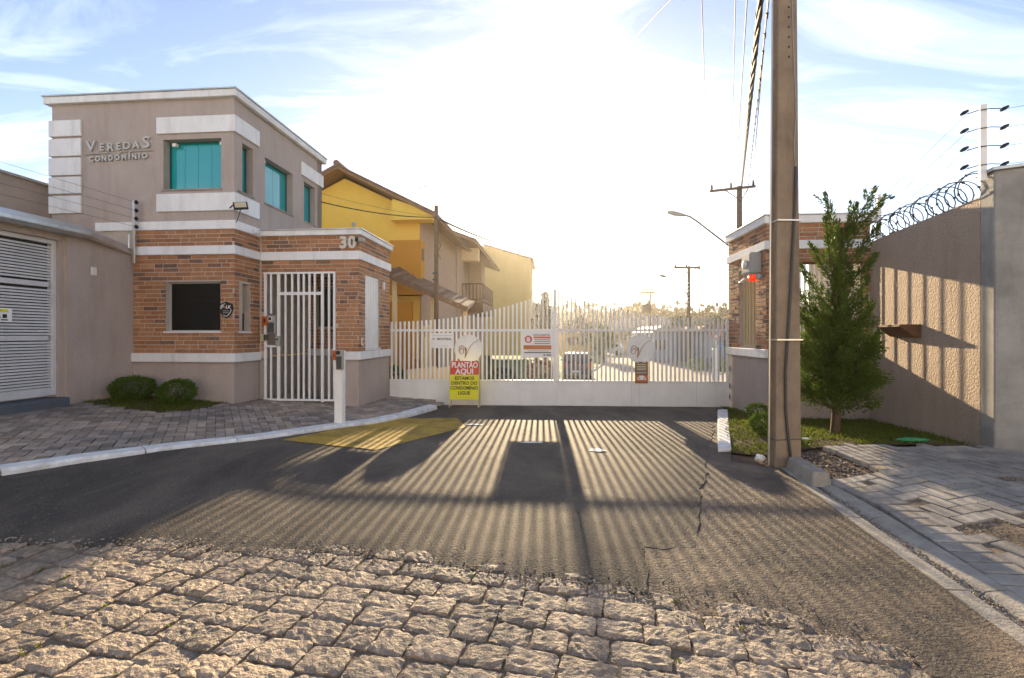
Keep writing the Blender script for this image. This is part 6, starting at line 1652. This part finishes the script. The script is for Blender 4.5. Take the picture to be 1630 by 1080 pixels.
cable([at(500, 319, 10.5), p5 + Vector((0, -.08, -.35)) , ], .014, "service_cable", "dark cable crossing the yellow gable to the slim brown pole", .10, "service cable")
cable([p5 + Vector((0, -.08, -.35)), at(812, 391, 26), at(935, 413, 38), vb + Vector((0, 0, -.08)), at(1158, 428.5, 36), at(1190, 430, 34)], .035, "service_cable", "long cable from the slim brown pole across to the far crossarm", .12, "service cable")
cable([at(510, 308, 10.5), at(690, 345, 13)], .004, "service_cable", "thin wire above the dark cable on the yellow gable", .06, "service cable")
cable([at(860, 405, 60), at(1094, 468, 40)], .012, "service_cable", "thin wire running down to the slim far pole", .2, "service cable")

# ---- hills
hv, hf = [], []
nx_, ny_ = 90, 14
def hz(x, y):
    return -1.9 + (8.4 + 1.2 * noise.noise(Vector((x * .02, 3, 0))) + .8 * noise.noise(Vector((x * .07, 9, 0)))) * smooth((y - 62) / 95) + 3.0 * smooth((y - 150) / 150)
for j in range(ny_ + 1):
    for i in range(nx_ + 1):
        x = -700 + 1500 * i / nx_; y = 62 + 340 * (j / ny_) ** 1.4; hv.append((x, y, hz(x, y)))
for j in range(ny_):
    for i in range(nx_): a = j * (nx_ + 1) + i; hf.append((a, a + 1, a + nx_ + 2, a + nx_ + 1))
tag(link("hills", raw_mesh("hills", hv, hf, "earth")), kind="structure")
cs = []
for _ in range(2600):
    y = R.uniform(78, 190); x = R.uniform(-.05, .62) * y; z = hz(x, y); rr = R.uniform(.7, 1.5)
    for _ in range(9):
        d = rdir(); cs.append((Vector((x, y, z + rr * .9)) + Vector((d.x, d.y, d.z * .8)) * rr, d + rdir() * .7, rr * .7, rr * .5))
for _ in range(1500):
    y = R.uniform(110, 240); x = R.uniform(-1.3, 1.4) * y; z = hz(x, y); rr = R.uniform(1.5, 2.8)
    for _ in range(8):
        d = rdir(); cs.append((Vector((x, y, z + rr * .9)) + Vector((d.x, d.y, d.z * .8)) * rr, d + rdir() * .7, rr * .8, rr * .6))
tag(blades("far_wood", "leaf_hill", cs), kind="stuff")

# =================================================================== AIR: thin haze volume added for the warm glow around the sun
hm_ = bpy.data.materials.new("haze"); hm_.use_nodes = True
hn_ = hm_.node_tree.nodes; hn_.clear()
ho = hn_.new("ShaderNodeOutputMaterial"); hv_ = hn_.new("ShaderNodeVolumePrincipled")
hv_.inputs["Color"].default_value = (0.98, 0.94, 0.88, 1); hv_.inputs["Density"].default_value = 0.0005; hv_.inputs["Anisotropy"].default_value = 0.78
hm_.node_tree.links.new(hv_.outputs[0], ho.inputs["Volume"]); MATS["haze"] = hm_
m_ = MB(); m_.box(-1150, 1150, -1150, 1150, -8, 34)
tag(m_.build("haze", "haze"), kind="stuff")
